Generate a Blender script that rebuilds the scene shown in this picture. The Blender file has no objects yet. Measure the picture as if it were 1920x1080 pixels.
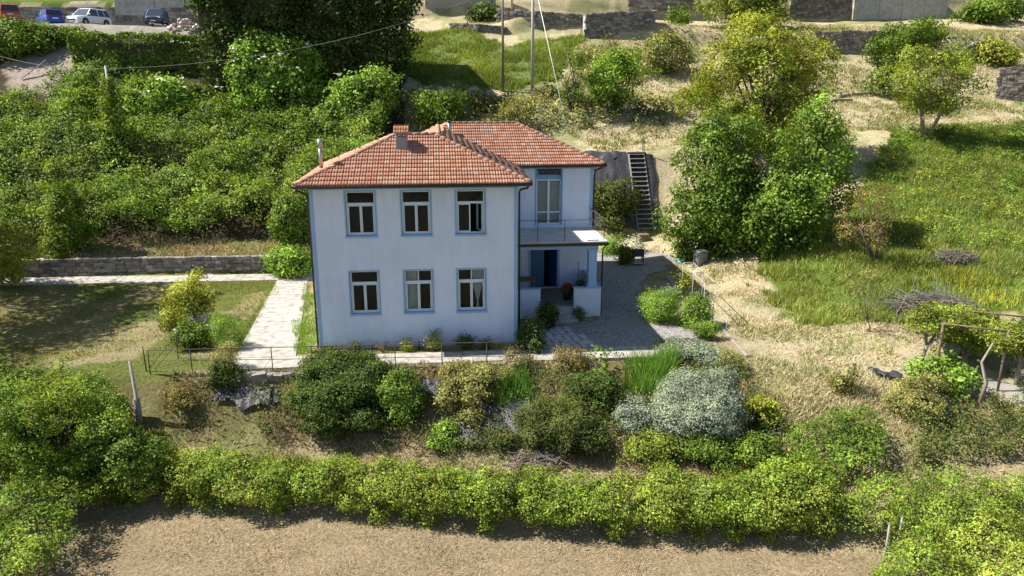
import bpy, bmesh, math, random
import numpy as np
from mathutils import Vector, Matrix
R = math.radians
random.seed(7); rng = np.random.default_rng(7)
S = bpy.context.scene; COL = S.collection

# ------------------------------------------------------------------ camera, sky, sun, exposure
CAM = np.array([1.009, -30.844, 10.913]); PITCH, YAW, FPX = 15.178, 5.568, 1400.0
cd = bpy.data.cameras.new('camera'); cd.sensor_width = 36; cd.lens = 36 * FPX / 1920
cd.clip_start = .1; cd.clip_end = 2000
co = bpy.data.objects.new('camera', cd); COL.objects.link(co); S.camera = co
co.location = CAM; co.rotation_euler = (R(90 - PITCH), 0, R(-YAW))
SUN_TO = Vector((-5.87, .95, 7.0)).normalized()
SUN_EL = math.asin(SUN_TO.z); SUN_AZ = math.atan2(SUN_TO.x, SUN_TO.y)
W = bpy.data.worlds.new('World'); S.world = W; W.use_nodes = True
nt = W.node_tree; nt.nodes.clear()
sky = nt.nodes.new('ShaderNodeTexSky'); sky.sky_type = 'NISHITA'; sky.sun_disc = False
sky.sun_elevation = SUN_EL; sky.sun_rotation = SUN_AZ; sky.altitude = 300; sky.air_density = 1.0; sky.dust_density = 1.0
bg = nt.nodes.new('ShaderNodeBackground'); bg.inputs[1].default_value = .066
wo = nt.nodes.new('ShaderNodeOutputWorld'); nt.links.new(sky.outputs[0], bg.inputs[0]); nt.links.new(bg.outputs[0], wo.inputs[0])
sl = bpy.data.lights.new('sun', 'SUN'); sl.energy = 5.0; sl.angle = R(.5); sl.color = (1, .945, .85)
so = bpy.data.objects.new('sun', sl); COL.objects.link(so)
so.rotation_euler = SUN_TO.to_track_quat('Z', 'Y').to_euler()
S.view_settings.view_transform = 'Standard'; S.view_settings.look = 'None'
S.view_settings.exposure = 1.15; S.view_settings.gamma = 1; S.view_settings.use_curve_mapping = False
S.cycles.max_bounces = 7; S.cycles.diffuse_bounces = 3; S.cycles.transparent_max_bounces = 8; S.cycles.use_denoising = True

# ------------------------------------------------------------------ numbers: projection, noise
_p, _y = R(PITCH), R(YAW)
FW = np.array([math.sin(_y)*math.cos(_p), math.cos(_y)*math.cos(_p), -math.sin(_p)])
RT = np.array([math.cos(_y), -math.sin(_y), 0.0]); UP = np.cross(RT, FW)
def ray(px, py): return FW + RT*(px-960)/FPX - UP*(py-540)/FPX
def on_z(px, py, z): d = ray(px, py); return CAM + d*((z-CAM[2])/d[2])
def on_y(px, py, Y): d = ray(px, py); return CAM + d*((Y-CAM[1])/d[1])
def depth_of(P): return float((np.asarray(P, float)-CAM) @ FW)
def _hash(ix, iy, iz):
    h = (ix*374761393 + iy*668265263 + iz*2147483647) & 0xffffffff
    h = ((h ^ (h >> 13))*1274126177) & 0xffffffff
    return ((h ^ (h >> 16)) & 0xffff)/65535.0
def noise3(p):
    p = np.asarray(p, float); i = np.floor(p).astype(np.int64); f = p-i; f = f*f*(3-2*f); r = 0
    for a in (0, 1):
        for b in (0, 1):
            for c in (0, 1):
                w = (f[..., 0] if a else 1-f[..., 0])*(f[..., 1] if b else 1-f[..., 1])*(f[..., 2] if c else 1-f[..., 2])
                r = r + w*_hash(i[..., 0]+a, i[..., 1]+b, i[..., 2]+c)
    return r
def fbm2(x, y, s, o=3, k=0):
    v = 0; a = .5
    for q in range(o):
        v = v + a*noise3(np.stack([x/s+17*q, y/s-9*q, np.full_like(x, 3.3*q+k)], -1)); a *= .5; s *= .5
    return v/(1-.5**o)

# ------------------------------------------------------------------ objects, tags, materials
def tag(o, label=None, cat=None, group=None, kind=None):
    if label: o['label'] = label
    if cat: o['category'] = cat
    if group: o['group'] = group
    if kind: o['kind'] = kind
    return o
def link(name, me, parent=None):
    o = bpy.data.objects.new(name, me); COL.objects.link(o)
    if parent is not None: o.parent = parent
    return o
def empty(name, loc, rz=0, parent=None):
    o = link(name, None, parent); o.location = loc; o.rotation_euler.z = rz; o.empty_display_size = .2; return o
class MB:
    def __init__(s): s.v = []; s.f = []; s.c = []
    def add(s, vs, fs):
        n = len(s.v); s.v += [tuple(map(float, q)) for q in vs]; s.f += [tuple(n+i for i in f) for f in fs]; return s
    def box(s, x0, x1, y0, y1, z0, z1):
        return s.add([(x0,y0,z0),(x1,y0,z0),(x1,y1,z0),(x0,y1,z0),(x0,y0,z1),(x1,y0,z1),(x1,y1,z1),(x0,y1,z1)],
                     [(0,3,2,1),(4,5,6,7),(0,1,5,4),(1,2,6,5),(2,3,7,6),(3,0,4,7)])
    def obox(s, c, hx, hy, hz, M):
        vs = [Vector(c)+M@Vector((a*hx, b*hy, d*hz)) for d in (-1,1) for a, b in ((-1,-1),(1,-1),(1,1),(-1,1))]
        return s.add(vs, [(0,3,2,1),(4,5,6,7),(0,1,5,4),(1,2,6,5),(2,3,7,6),(3,0,4,7)])
    def bar(s, a, b, w, h=None):
        a = Vector(a); b = Vector(b); d = b-a; q = d.to_track_quat('X', 'Z').to_matrix()
        return s.obox((a+b)/2, d.length/2, w/2, (h or w)/2, q)
    def tube(s, pts, rad, n=8, caps=True):
        pts = [Vector(p) for p in pts]; m = len(pts)
        rad = rad if hasattr(rad, '__len__') else [rad]*m
        vs = []; ref = None
        for i, p in enumerate(pts):
            d = (pts[min(i+1, m-1)]-pts[max(i-1, 0)]).normalized()
            if ref is None: ref = d.orthogonal().normalized()
            ref = (ref-d*ref.dot(d)).normalized(); b = d.cross(ref)
            vs += [p+(ref*math.cos(2*math.pi*k/n)+b*math.sin(2*math.pi*k/n))*rad[i] for k in range(n)]
        fs = [(i*n+k, i*n+(k+1) % n, (i+1)*n+(k+1) % n, (i+1)*n+k) for i in range(m-1) for k in range(n)]
        if caps: fs += [tuple(range(n))[::-1], tuple(range((m-1)*n, m*n))]
        return s.add(vs, fs)
    def lathe(s, c, prof, n=14):
        vs = [(c[0]+r*math.cos(2*math.pi*k/n), c[1]+r*math.sin(2*math.pi*k/n), c[2]+z) for r, z in prof for k in range(n)]
        m = len(prof); fs = [(i*n+k, i*n+(k+1) % n, (i+1)*n+(k+1) % n, (i+1)*n+k) for i in range(m-1) for k in range(n)]
        fs += [tuple(range(n))[::-1], tuple(range((m-1)*n, m*n))]
        return s.add(vs, fs)
    def prism(s, poly, z0, z1):
        n = len(poly); vs = [(p[0], p[1], z0) for p in poly]+[(p[0], p[1], z1) for p in poly]
        return s.add(vs, [tuple(range(n))[::-1], tuple(range(n, 2*n))]+[(i, (i+1) % n, n+(i+1) % n, n+i) for i in range(n)])
    def mesh(s, name, mat, smooth=False):
        me = bpy.data.meshes.new(name); me.from_pydata(s.v, [], s.f); me.materials.append(mat)
        if s.c:
            at = me.attributes.new('col', 'FLOAT_COLOR', 'POINT'); at.data.foreach_set('color', np.array(s.c, np.float32).ravel())
        if smooth: me.shade_smooth()
        me.update(); return me
    def build(s, name, mat, parent=None, smooth=False, bevel=0):
        o = link(name, s.mesh(name, mat, smooth), parent)
        if bevel:
            m = o.modifiers.new('bevel', 'BEVEL'); m.width = bevel; m.segments = 2; m.limit_method = 'ANGLE'
        return o
def quads_mesh(name, V, nper, mat, col=None):
    """V (N,nper,3): N loose faces of nper corners, one colour each"""
    N = len(V); me = bpy.data.meshes.new(name); me.vertices.add(N*nper); me.loops.add(N*nper); me.polygons.add(N)
    me.vertices.foreach_set('co', np.ascontiguousarray(V, np.float32).ravel())
    me.loops.foreach_set('vertex_index', np.arange(N*nper, dtype=np.int32))
    me.polygons.foreach_set('loop_start', np.arange(0, N*nper, nper, dtype=np.int32))
    if col is not None:
        c = np.ones((N, nper, 4), np.float32); c[..., :3] = col[:, None, :]
        at = me.attributes.new('col', 'FLOAT_COLOR', 'POINT'); at.data.foreach_set('color', c.ravel())
    me.materials.append(mat); me.update(calc_edges=True); return me

class NT:
    def __init__(s, name):
        s.m = bpy.data.materials.new(name); s.m.use_nodes = True; s.t = s.m.node_tree; s.t.nodes.clear()
        s.out = s.n('ShaderNodeOutputMaterial')
    def n(s, t, **k):
        o = s.t.nodes.new(t)
        for a, b in k.items(): setattr(o, a, b)
        return o
    def l(s, a, b): s.t.links.new(a, b)
    def inp(s, node, **k):
        for a, b in k.items():
            i = node.inputs[a.replace('_', ' ')] if isinstance(a, str) else node.inputs[a]
            if hasattr(b, 'is_output'): s.l(b, i)
            else: i.default_value = b
        return node
    def coord(s, scale=1, obj=False):
        t = s.n('ShaderNodeTexCoord') if obj else s.n('ShaderNodeNewGeometry')
        m = s.n('ShaderNodeMapping'); m.inputs['Scale'].default_value = scale if hasattr(scale, '__len__') else (scale,)*3
        s.l(t.outputs['Object' if obj else 'Position'], m.inputs[0]); return m.outputs[0]
    def noise(s, scale, detail=4, rough=.6, vec=None):
        n = s.n('ShaderNodeTexNoise'); n.inputs['Scale'].default_value = scale; n.inputs['Detail'].default_value = detail
        n.inputs['Roughness'].default_value = rough
        s.l(vec if vec is not None else s.coord(), n.inputs['Vector']); return n.outputs['Fac']
    def ramp(s, fac, stops):
        r = s.n('ShaderNodeValToRGB'); e = r.color_ramp.elements
        while len(e) < len(stops): e.new(.5)
        for q, (p, c) in zip(e, stops): q.position = p; q.color = (*c, 1) if len(c) == 3 else c
        s.l(fac, r.inputs[0]); return r.outputs[0]
    def mix(s, a, b, fac, mode='MIX'):
        m = s.n('ShaderNodeMix', data_type='RGBA', blend_type=mode)
        for i, v in ((0, fac), (6, a), (7, b)):
            if hasattr(v, 'is_output'): s.l(v, m.inputs[i])
            else: m.inputs[i].default_value = (*v, 1) if hasattr(v, '__len__') and len(v) == 3 else v
        return m.outputs[2]
    def math(s, op, a, b=0):
        m = s.n('ShaderNodeMath', operation=op)
        for i, v in enumerate((a, b)):
            if hasattr(v, 'is_output'): s.l(v, m.inputs[i])
            else: m.inputs[i].default_value = v
        return m.outputs[0]
    def attr(s, name): a = s.n('ShaderNodeAttribute'); a.attribute_name = name; return a.outputs['Color']
    def bump(s, h, strength=.3, dist=.02):
        b = s.n('ShaderNodeBump'); b.inputs['Strength'].default_value = strength; b.inputs['Distance'].default_value = dist
        s.l(h, b.inputs['Height']); return b.outputs[0]
    def pbr(s, col, rough=.8, metal=0, normal=None, **k):
        p = s.n('ShaderNodeBsdfPrincipled'); s.inp(p, Base_Color=col if hasattr(col, 'is_output') else (*col, 1), Roughness=rough, Metallic=metal)
        for a, b in k.items(): s.inp(p, **{a: b})
        if normal is not None: s.l(normal, p.inputs['Normal'])
        s.l(p.outputs[0], s.out.inputs[0]); s.p = p; return s
def plain(name, col, rough=.7, metal=0, var=.25, scale=6, bump=.15):
    t = NT(name); v = t.coord(); n = t.noise(scale, 5, .65, v); n2 = t.noise(scale*7, 3, .6, v)
    dark = tuple(c*(1-var) for c in col); lite = tuple(min(1, c*(1+var*.6)) for c in col)
    c = t.ramp(n, [(.3, dark), (.7, lite)])
    return t.pbr(c, rough, metal, t.bump(n2, bump, .01)).m

# ------------------------------------------------------------------ terrain: feature lines (X, Y, z), joined line to line
def LN(*p): return np.array(p, float).T
LINES = [
 LN((-400,-60,-4.5),(400,-60,-4.5)),
 LN((-40,-3.5,-3.2),(-20,-5,-3.2),(-9.6,-7.17,-3.2),(-1.4,-9.08,-3.2),(5.4,-10.33,-3.2),(12,-11.4,-3.2),(16.2,-13,-3.2),(40,-18,-3.3)),
 LN((-40,-2.3,-2.7),(-20,-3.6,-2.7),(-9.6,-5.3,-2.7),(-1.4,-7.0,-2.7),(5.4,-8.3,-2.7),(12,-9.6,-2.7),(16.2,-11,-2.7),(40,-16,-2.9)),
 LN((-40,-1.2,-2.4),(-20,-2.6,-2.4),(-9.8,-3.9,-2.4),(-1.7,-5.3,-2.4),(4.1,-6.84,-2.4),(11.4,-8.5,-2.4),(16.5,-9.7,-2.4),(22,-11,-2.4),(40,-14,-2.5)),
 LN((-40,-.4,0),(-20,-1.2,0),(-10,-2.25,0),(4.4,-2.75,0),(10.4,-2.3,0),(13,-1.9,0),(15.6,-3.4,-.3),(18.3,-4.9,-.6),(22.5,-7.6,-.8),(40,-11.5,-1)),
 LN((-400,0,0),(13,0,0),(16,-.5,.1),(17.5,.6,.2),(22.7,.6,.3),(28,.3,.5),(50,0,1.5),(400,0,2)),
 LN((-400,15,.2),(-24,14.45,0),(-9.5,14.05,0),(-6.7,13.6,0),(0,14.5,0),(9,15,.15),(12,16.5,.35),(15.5,17.5,.7),(18,16,2),(22,15,3.7),(35,14,4.0),(60,14,4.5),(400,14,6)),
 LN((-400,15.4,1.2),(-24,14.85,.95),(-9.5,14.45,.95),(-6.7,14.0,.9),(-4,15.0,.1),(0,15,.05),(9,15.5,.2),(12,17,.4),(15.5,18,.75),(18,16.5,2.2),(22,15.5,3.85),(35,14.5,4.15),(60,14.5,4.7),(400,14.5,6.2)),
 LN((-400,18,2.2),(-24,17.5,1.7),(-7,17,1.4),(0,18,.9),(9,18.3,.7),(13,18.6,.8),(16.5,19,.95),(20,18.5,3.5),(24,18,4.6),(35,18,5.2),(60,18,5.6),(400,18,8)),
 LN((-400,26,6),(-24,24,4.8),(-7,23.5,4.6),(0,23.5,5.5),(9,23,6),(16,22.3,6.2),(22,24,6.6),(35,26,7.45),(48,27.6,7.5),(80,29,8),(400,30,12)),
 LN((-400,36,11),(-60,34,10),(-30,33,9.3),(-10,32,8.3),(0,30,7.4),(9,28,7.2),(16,27,6.8),(24,28,7.2),(35,30,7.6),(48,32,7.8),(80,34,8.2),(400,36,14)),
 LN((-400,43,16),(-32,43,15.2),(-12,40,12.5),(0,36,10.9),(9,35,10.9),(16,36,11),(24,37,10.5),(44,40,10.5),(56,38.6,9.7),(80,40,10),(400,42,17)),
 LN((-400,46,16.4),(-32,45.5,16.4),(-12,46,15.6),(0,46,14.6),(11,49.5,16.3),(20,47.5,15.5),(30,47,14.5),(44,45.8,14.2),(60,45.8,14),(400,46,19)),
 LN((-400,46.6,16.45),(-32,46.1,16.45),(-12,46.6,15.7),(0,46.6,14.8),(7,49.5,16.8),(11,50.1,18.1),(20,48.1,17.4),(30,47.6,16.2),(44,46.4,16),(60,46.4,15.8),(400,47,20)),
 LN((-400,57,16.6),(-32,57,16.6),(-12,56,17.5),(0,56,18),(11,56,18.6),(30,57,18),(44,57,18),(60,56.5,18.5),(400,57,22)),
 LN((-400,57.6,19.4),(-32,57.6,19.4),(-12,56.6,20),(0,56.6,20),(11,56.6,20),(30,57.6,21),(44,57.6,21.5),(60,57.1,22),(400,58,25)),
 LN((-400,75,26),(400,75,27)),
 LN((-400,420,150),(400,420,150)),
]
def gz(x, y):
    x = np.asarray(x, float); y = np.asarray(y, float)
    Ys = [np.interp(x, L[0], L[1]) for L in LINES]; Zs = [np.interp(x, L[0], L[2]) for L in LINES]
    z = Zs[0]*np.ones_like(y)
    for i in range(len(LINES)-1):
        t = np.clip((y-Ys[i])/np.maximum(Ys[i+1]-Ys[i], .05), 0, 1); z = z + t*(Zs[i+1]-Zs[i])
    return z
def gzn(x, y):   # with the small unevenness of rough ground (none on the level house plot)
    z = gz(x, y); plot = (x > -11) & (x < 14.2) & (y > -2.6) & (y < 13.8)
    a = np.where(plot, 0., np.where((y > 0) & (y < 14) & (x < 14), .05, .3))
    return z+a*(fbm2(x, y, 2.2)-.5)
_T = np.concatenate([np.linspace(14, 60, 700), np.linspace(60, 150, 500)])
def pick(px, py):
    d = ray(px, py); P = CAM+d[None, :]*_T[:, None]; below = P[:, 2] < gz(P[:, 0], P[:, 1])
    i = int(np.argmax(below)) if below.any() else len(_T)-1
    a, b = _T[max(i-1, 0)], _T[i]
    for _ in range(12):
        m = (a+b)/2; q = CAM+d*m
        if q[2] < gz(q[0], q[1]): b = m
        else: a = m
    return CAM+d*b
def poly_px(pts): return [tuple(pick(x, y)[:2]) for x, y in pts]
def inside(poly, x, y):
    r = np.zeros(x.shape, bool); n = len(poly)
    for i in range(n):
        x0, y0 = poly[i]; x1, y1 = poly[(i+1) % n]
        if y0 == y1: continue
        r ^= ((y0 > y) != (y1 > y)) & (x < (x1-x0)*(y-y0)/(y1-y0)+x0)
    return r
# ------------------------------------------------------------------ ground sheet
def ground_mat():
    t = NT('ground_earth_and_grass'); c = t.attr('col'); v = t.coord()
    n1 = t.noise(1.1, 6, .7, v); n2 = t.noise(9, 6, .75, v); n3 = t.noise(34, 4, .7, v)
    c = t.mix(c, t.ramp(n2, [(.28, (.38, .34, .3)), (.5, (1, 1, 1)), (.72, (1.5, 1.45, 1.35))]), 1, 'MULTIPLY')
    c = t.mix(c, t.ramp(n3, [(.3, (.55, .52, .5)), (.55, (1, 1, 1)), (.75, (1.4, 1.35, 1.25))]), 1, 'MULTIPLY')
    c = t.mix(c, t.ramp(n1, [(.3, (.75, .78, .7)), (.7, (1.12, 1.1, 1.05))]), 1, 'MULTIPLY')
    h = t.math('ADD', t.math('MULTIPLY', n2, .7), t.math('MULTIPLY', n3, .45))
    return t.pbr(c, .95, 0, t.bump(h, 1, .13), Specular_IOR_Level=.1).m
M_GROUND = ground_mat()
STRAW = np.array((.40,.335,.215)); PALE = np.array((.52,.45,.305)); HAY = np.array((.34,.27,.18)); GREEN = np.array((.13,.19,.035))
LAWN = np.array((.15,.175,.05)); EARTH = np.array((.075,.06,.035)); BROWN = np.array((.25,.185,.115)); RUBBLE = np.array((.40,.34,.31)); GRIT = np.array((.36,.34,.315))
def axis(lo, a, b, hi, st):
    far = [0, 4, 10, 22, 45, 90, 180, 300]
    return np.array(sorted({*[a-f for f in far[1:] if a-f > lo], lo, *np.arange(a, b, st).round(3).tolist(), *[b+f for f in far if b+f < hi], hi}))
def ground_colour(x, y):
    jx = (fbm2(x, y, 1.6, 3, 5)-.5)*1.8; jy = (fbm2(x, y, 1.6, 3, 11)-.5)*1.8; X = x+jx; Y = y+jy
    li = lambda i: np.interp(X, LINES[i][0], LINES[i][1])
    c = np.tile(PALE, (*x.shape, 1)); n = fbm2(x, y, 3.5, 4, 2)
    def put(mask, col, k=1.0): c[mask] = c[mask]*(1-k)+col*k
    put((Y < 14.6) & (X < 14), STRAW)
    put(n > .58, GREEN, .45)
    put(Y < li(4)+.2, STRAW); put((Y < li(4)) & (Y > li(3)+.6) & (X < 13), BROWN); put((Y < li(4)) & (Y > li(3)) & (n > .5), GREEN, .35)
    put((Y > li(2)) & (Y < li(3)+.4) & (n > .56), GREEN, .5)
    put(Y < li(1)+.5, HAY)
    g = (X < -6.4) & (Y > -2.2) & (Y < 14); put(g, LAWN); put(g & (n < .47), STRAW, .7); put(g & (X < -15) & (n < .55), np.array((.19,.17,.07)), .8)
    put((Y > 14.2) & (Y < 17.6) & (X < -4), BROWN); put((Y > 14.2) & (Y < 17.6) & (X < -4) & (n > .55), GREEN, .5)
    put((Y > 17) & (Y < 43.5) & (X < .5-(Y-17)*.12), EARTH)
    put((Y > 15) & (Y < 23) & (X > -6) & (X < 10), BROWN)
    put(inside(poly_px([(1415,475),(1475,600),(1530,612),(1700,600),(1925,590),(1960,238),(1700,247),(1640,295),(1590,400)]), X, Y), GREEN)
    put(inside(poly_px([(760,60),(870,52),(955,88),(1095,52),(1100,75),(1040,150),(960,170),(790,160),(740,110)]), X, Y), GREEN, .85)
    put(inside(poly_px([(15,112),(100,62),(150,60),(140,130),(100,168),(10,172)]), X, Y), RUBBLE)
    put((Y > 43.8) & (Y < 57.4) & (X < -13), GRIT)
    put((Y > 57.7) & (X < 0), GREEN)
    return c
xs = axis(-400, -46, 64, 400, .36); ys = axis(-90, -17, 66, 420, .36)
GX, GY = np.meshgrid(xs, ys); GZ = gzn(GX, GY)
me = bpy.data.meshes.new('ground'); nx, ny = len(xs), len(ys)
idx = np.arange(nx*ny).reshape(ny, nx)
F4 = np.stack([idx[:-1,:-1], idx[:-1,1:], idx[1:,1:], idx[1:,:-1]], -1).reshape(-1, 4)
me.vertices.add(nx*ny); me.loops.add(F4.size); me.polygons.add(len(F4))
me.vertices.foreach_set('co', np.stack([GX, GY, GZ], -1).astype(np.float32).ravel())
me.loops.foreach_set('vertex_index', F4.astype(np.int32).ravel()); me.polygons.foreach_set('loop_start', np.arange(0, F4.size, 4, dtype=np.int32))
gc = np.ones((ny, nx, 4), np.float32); gc[..., :3] = ground_colour(GX, GY)
at = me.attributes.new('col', 'FLOAT_COLOR', 'POINT'); at.data.foreach_set('color', gc.ravel())
me.materials.append(M_GROUND); me.update(calc_edges=True); me.shade_smooth()
tag(link('ground', me), kind='structure')
def gcol_at(x, y):
    i = np.clip(np.searchsorted(xs, x), 0, nx-1); j = np.clip(np.searchsorted(ys, y), 0, ny-1); return gc[j, i, :3]

# ------------------------------------------------------------------ materials of the house
def stucco(name, col, stain=.12):
    t = NT(name); v = t.coord(); n = t.noise(.7, 5, .6, v); n2 = t.noise(45, 4, .6, v); n3 = t.noise(3.0, 6, .7, t.coord((1, 1, .25)))
    c = t.ramp(n, [(.3, tuple(k*(1-stain) for k in col)), (.7, tuple(min(1, k*1.05) for k in col))])
    c = t.mix(c, t.ramp(n3, [(.36, (.90, .90, .90)), (.6, (1, 1, 1))]), .5, 'MULTIPLY'); n4 = t.noise(1.1, 6, .75, t.coord((1.6, 1.6, .22))); c = t.mix(c, t.ramp(n4, [(.40, (.90, .90, .90)), (.56, (1, 1, 1))]), .45, 'MULTIPLY')
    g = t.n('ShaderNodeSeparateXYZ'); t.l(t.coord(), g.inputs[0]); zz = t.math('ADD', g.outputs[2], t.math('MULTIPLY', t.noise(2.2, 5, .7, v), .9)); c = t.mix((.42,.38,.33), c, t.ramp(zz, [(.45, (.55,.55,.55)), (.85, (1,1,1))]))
    return t.pbr(c, .9, 0, t.bump(n2, .35, .012), Specular_IOR_Level=.2).m
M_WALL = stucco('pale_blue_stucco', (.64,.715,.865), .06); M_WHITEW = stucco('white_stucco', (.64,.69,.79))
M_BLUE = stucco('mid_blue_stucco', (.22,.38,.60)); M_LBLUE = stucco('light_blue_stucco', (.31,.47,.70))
M_FRAME = plain('pale_frame_paint', (.60,.70,.74), .45, 0, .08); M_FWHITE = plain('white_paint', (.78,.78,.76), .5, 0, .08)
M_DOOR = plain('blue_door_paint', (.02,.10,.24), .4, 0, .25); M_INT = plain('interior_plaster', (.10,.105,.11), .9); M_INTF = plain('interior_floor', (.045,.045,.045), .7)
M_GUT = plain('brown_gutter_metal', (.035,.028,.025), .45, .3, .3); M_STEEL = plain('galvanised_steel', (.42,.43,.44), .4, .7, .2); M_RUST = plain('rusty_iron', (.075,.05,.04), .75, .2, .4, 14)
M_CONC = plain('weathered_concrete', (.36,.35,.33), .9, 0, .35, 3, .4); M_SLABTOP = plain('balcony_slab_concrete', (.52,.50,.47), .9, 0, .2, 2, .3)
M_STONE = plain('step_stone', (.42,.40,.38), .85, 0, .3, 4, .4); M_TILEFLOOR = plain('porch_floor_tiles', (.20,.19,.185), .6, 0, .2, 2)
M_WOOD = plain('weathered_wood', (.16,.115,.08), .85, 0, .35, 9, .4); M_GREYWOOD = plain('grey_wood', (.27,.25,.23), .9, 0, .3, 12, .4)
M_BLACKPL = None
def glass_mat():
    t = NT('window_glass'); g = t.n('ShaderNodeBsdfGlossy'); g.inputs['Roughness'].default_value = .03; g.inputs['Color'].default_value = (.72,.86,1,1)
    tr = t.n('ShaderNodeBsdfTransparent'); tr.inputs['Color'].default_value = (.88,.92,.91,1)
    f = t.n('ShaderNodeFresnel'); f.inputs['IOR'].default_value = 1.33; m = t.n('ShaderNodeMixShader')
    n = t.bump(t.noise(1.7, 2, .5), .35, .06); t.l(n, g.inputs['Normal'])
    t.l(t.math('MULTIPLY', f.outputs[0], .65), m.inputs[0]); t.l(tr.outputs[0], m.inputs[1]); t.l(g.outputs[0], m.inputs[2]); t.l(m.outputs[0], t.out.inputs[0]); return t.m
M_GLASS = glass_mat()
def curtain_mat():
    t = NT('white_curtain'); d = t.n('ShaderNodeBsdfDiffuse'); d.inputs[0].default_value = (.75,.76,.75,1); r = t.n('ShaderNodeBsdfTranslucent'); r.inputs[0].default_value = (.7,.7,.7,1)
    m = t.n('ShaderNodeMixShader'); m.inputs[0].default_value = .4; t.l(d.outputs[0], m.inputs[1]); t.l(r.outputs[0], m.inputs[2]); t.l(m.outputs[0], t.out.inputs[0]); return t.m
M_CURT = curtain_mat()
def tile_mat():
    t = NT('terracotta'); c = t.attr('col'); v = t.coord(); n = t.noise(16, 5, .7, v); n2 = t.noise(1.6, 5, .65, v)
    c = t.mix(c, t.ramp(n, [(.3, (.62,.58,.56)), (.55, (1,1,1)), (.75, (1.22,1.22,1.2))]), 1, 'MULTIPLY')
    c = t.mix(c, (.26,.20,.17), t.ramp(n2, [(.58, (0,0,0)), (.74, (.6,.6,.6))]))
    return t.pbr(c, .85, 0, t.bump(n, .4, .01), Specular_IOR_Level=.25).m
M_TILE = tile_mat()

# ------------------------------------------------------------------ the house
house = empty('house', (0, 0, 0))
tag(house, 'pale blue two storey house with red tiled hip roof and corner porch', 'house')
def wall_xz(name, X0, X1, z0, z1, Y, th, holes, mat):
    """wall facing -Y with real openings; holes (x0,x1,z0,z1)"""
    ux = sorted({X0, X1, *[h[0] for h in holes], *[h[1] for h in holes]}); uz = sorted({z0, z1, *[h[2] for h in holes], *[h[3] for h in holes]}); b = MB()
    def hole(x, z): return any(h[0] < x < h[1] and h[2] < z < h[3] for h in holes)
    for i in range(len(ux)-1):
        for j in range(len(uz)-1):
            if hole((ux[i]+ux[i+1])/2, (uz[j]+uz[j+1])/2): continue
            x0, x1, a, c = ux[i], ux[i+1], uz[j], uz[j+1]
            b.add([(x0,Y,a),(x1,Y,a),(x1,Y,c),(x0,Y,c)], [(0,1,2,3)]); b.add([(x0,Y+th,a),(x1,Y+th,a),(x1,Y+th,c),(x0,Y+th,c)], [(3,2,1,0)])
    for x0, x1, a, c in holes:
        b.add([(x0,Y,a),(x0,Y+th,a),(x0,Y+th,c),(x0,Y,c)], [(0,1,2,3)]); b.add([(x1,Y,a),(x1,Y+th,a),(x1,Y+th,c),(x1,Y,c)], [(3,2,1,0)])
        b.add([(x0,Y,a),(x1,Y,a),(x1,Y+th,a),(x0,Y+th,a)], [(0,1,2,3)]); b.add([(x0,Y,c),(x1,Y,c),(x1,Y+th,c),(x0,Y+th,c)], [(3,2,1,0)])
    for q in ((X0, 1), (X1, 0)):
        f = (0,1,2,3) if q[1] else (3,2,1,0); b.add([(q[0],Y,z0),(q[0],Y+th,z0),(q[0],Y+th,z1),(q[0],Y,z1)], [f])
    return b.build(name, mat, house)
WX = [(-2.83,-1.62), (-.57,.64), (1.67,2.89)]; WU = (4.88, 6.74); WL = (1.51, 3.39)
wall_xz('front_wall', -4.25, 4.25, -.4, 7.0, 0, .35, [(a,b,*z) for z in (WU, WL) for a, b in WX], M_WALL)
FR = (5.95, 7.24, 3.93, 6.88); DR = (5.68, 7.10, .56, 2.83)
wall_xz('porch_wall', 4.25, 8.87, -.3, 7.0, 7.0, .35, [FR, DR], M_WALL)
MB().box(-4.25,-3.9,.352,7,-.4,7).build('west_wall', M_WALL, house); MB().box(3.9,4.25,.352,6.998,-.4,7).build('east_wall', M_WALL, house)
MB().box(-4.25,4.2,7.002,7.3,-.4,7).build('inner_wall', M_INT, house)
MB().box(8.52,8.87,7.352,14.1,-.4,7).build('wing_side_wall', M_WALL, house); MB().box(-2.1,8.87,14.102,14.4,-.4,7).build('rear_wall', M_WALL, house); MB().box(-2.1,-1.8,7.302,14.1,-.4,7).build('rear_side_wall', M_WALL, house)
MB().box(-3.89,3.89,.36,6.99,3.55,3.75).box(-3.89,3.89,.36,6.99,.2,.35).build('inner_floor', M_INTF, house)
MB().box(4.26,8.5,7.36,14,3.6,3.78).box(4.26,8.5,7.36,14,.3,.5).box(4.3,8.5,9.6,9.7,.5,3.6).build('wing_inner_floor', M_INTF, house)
# blue painted bands: corners and frieze, 3 mm proud of the render
MB().box(-4.253,-4.10,-.012,-.0,-.3,6.83).build('corner_band', M_LBLUE, house); MB().box(4.10,4.253,-.012,0,-.3,6.83).build('corner_band', M_LBLUE, house)
MB().box(-4.256,4.256,-.016,0,6.83,6.99).build('frieze_band', M_BLUE, house)
MB().box(4.26,8.88,6.984,7,6.83,6.99).build('frieze_band', M_BLUE, house); MB().box(8.72,8.876,6.988,7,3.85,6.83).build('corner_band', M_LBLUE, house)
MB().box(-4.3,4.3,-.02,.0,-.35,.06).build('plinth', M_WHITEW, house)
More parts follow.
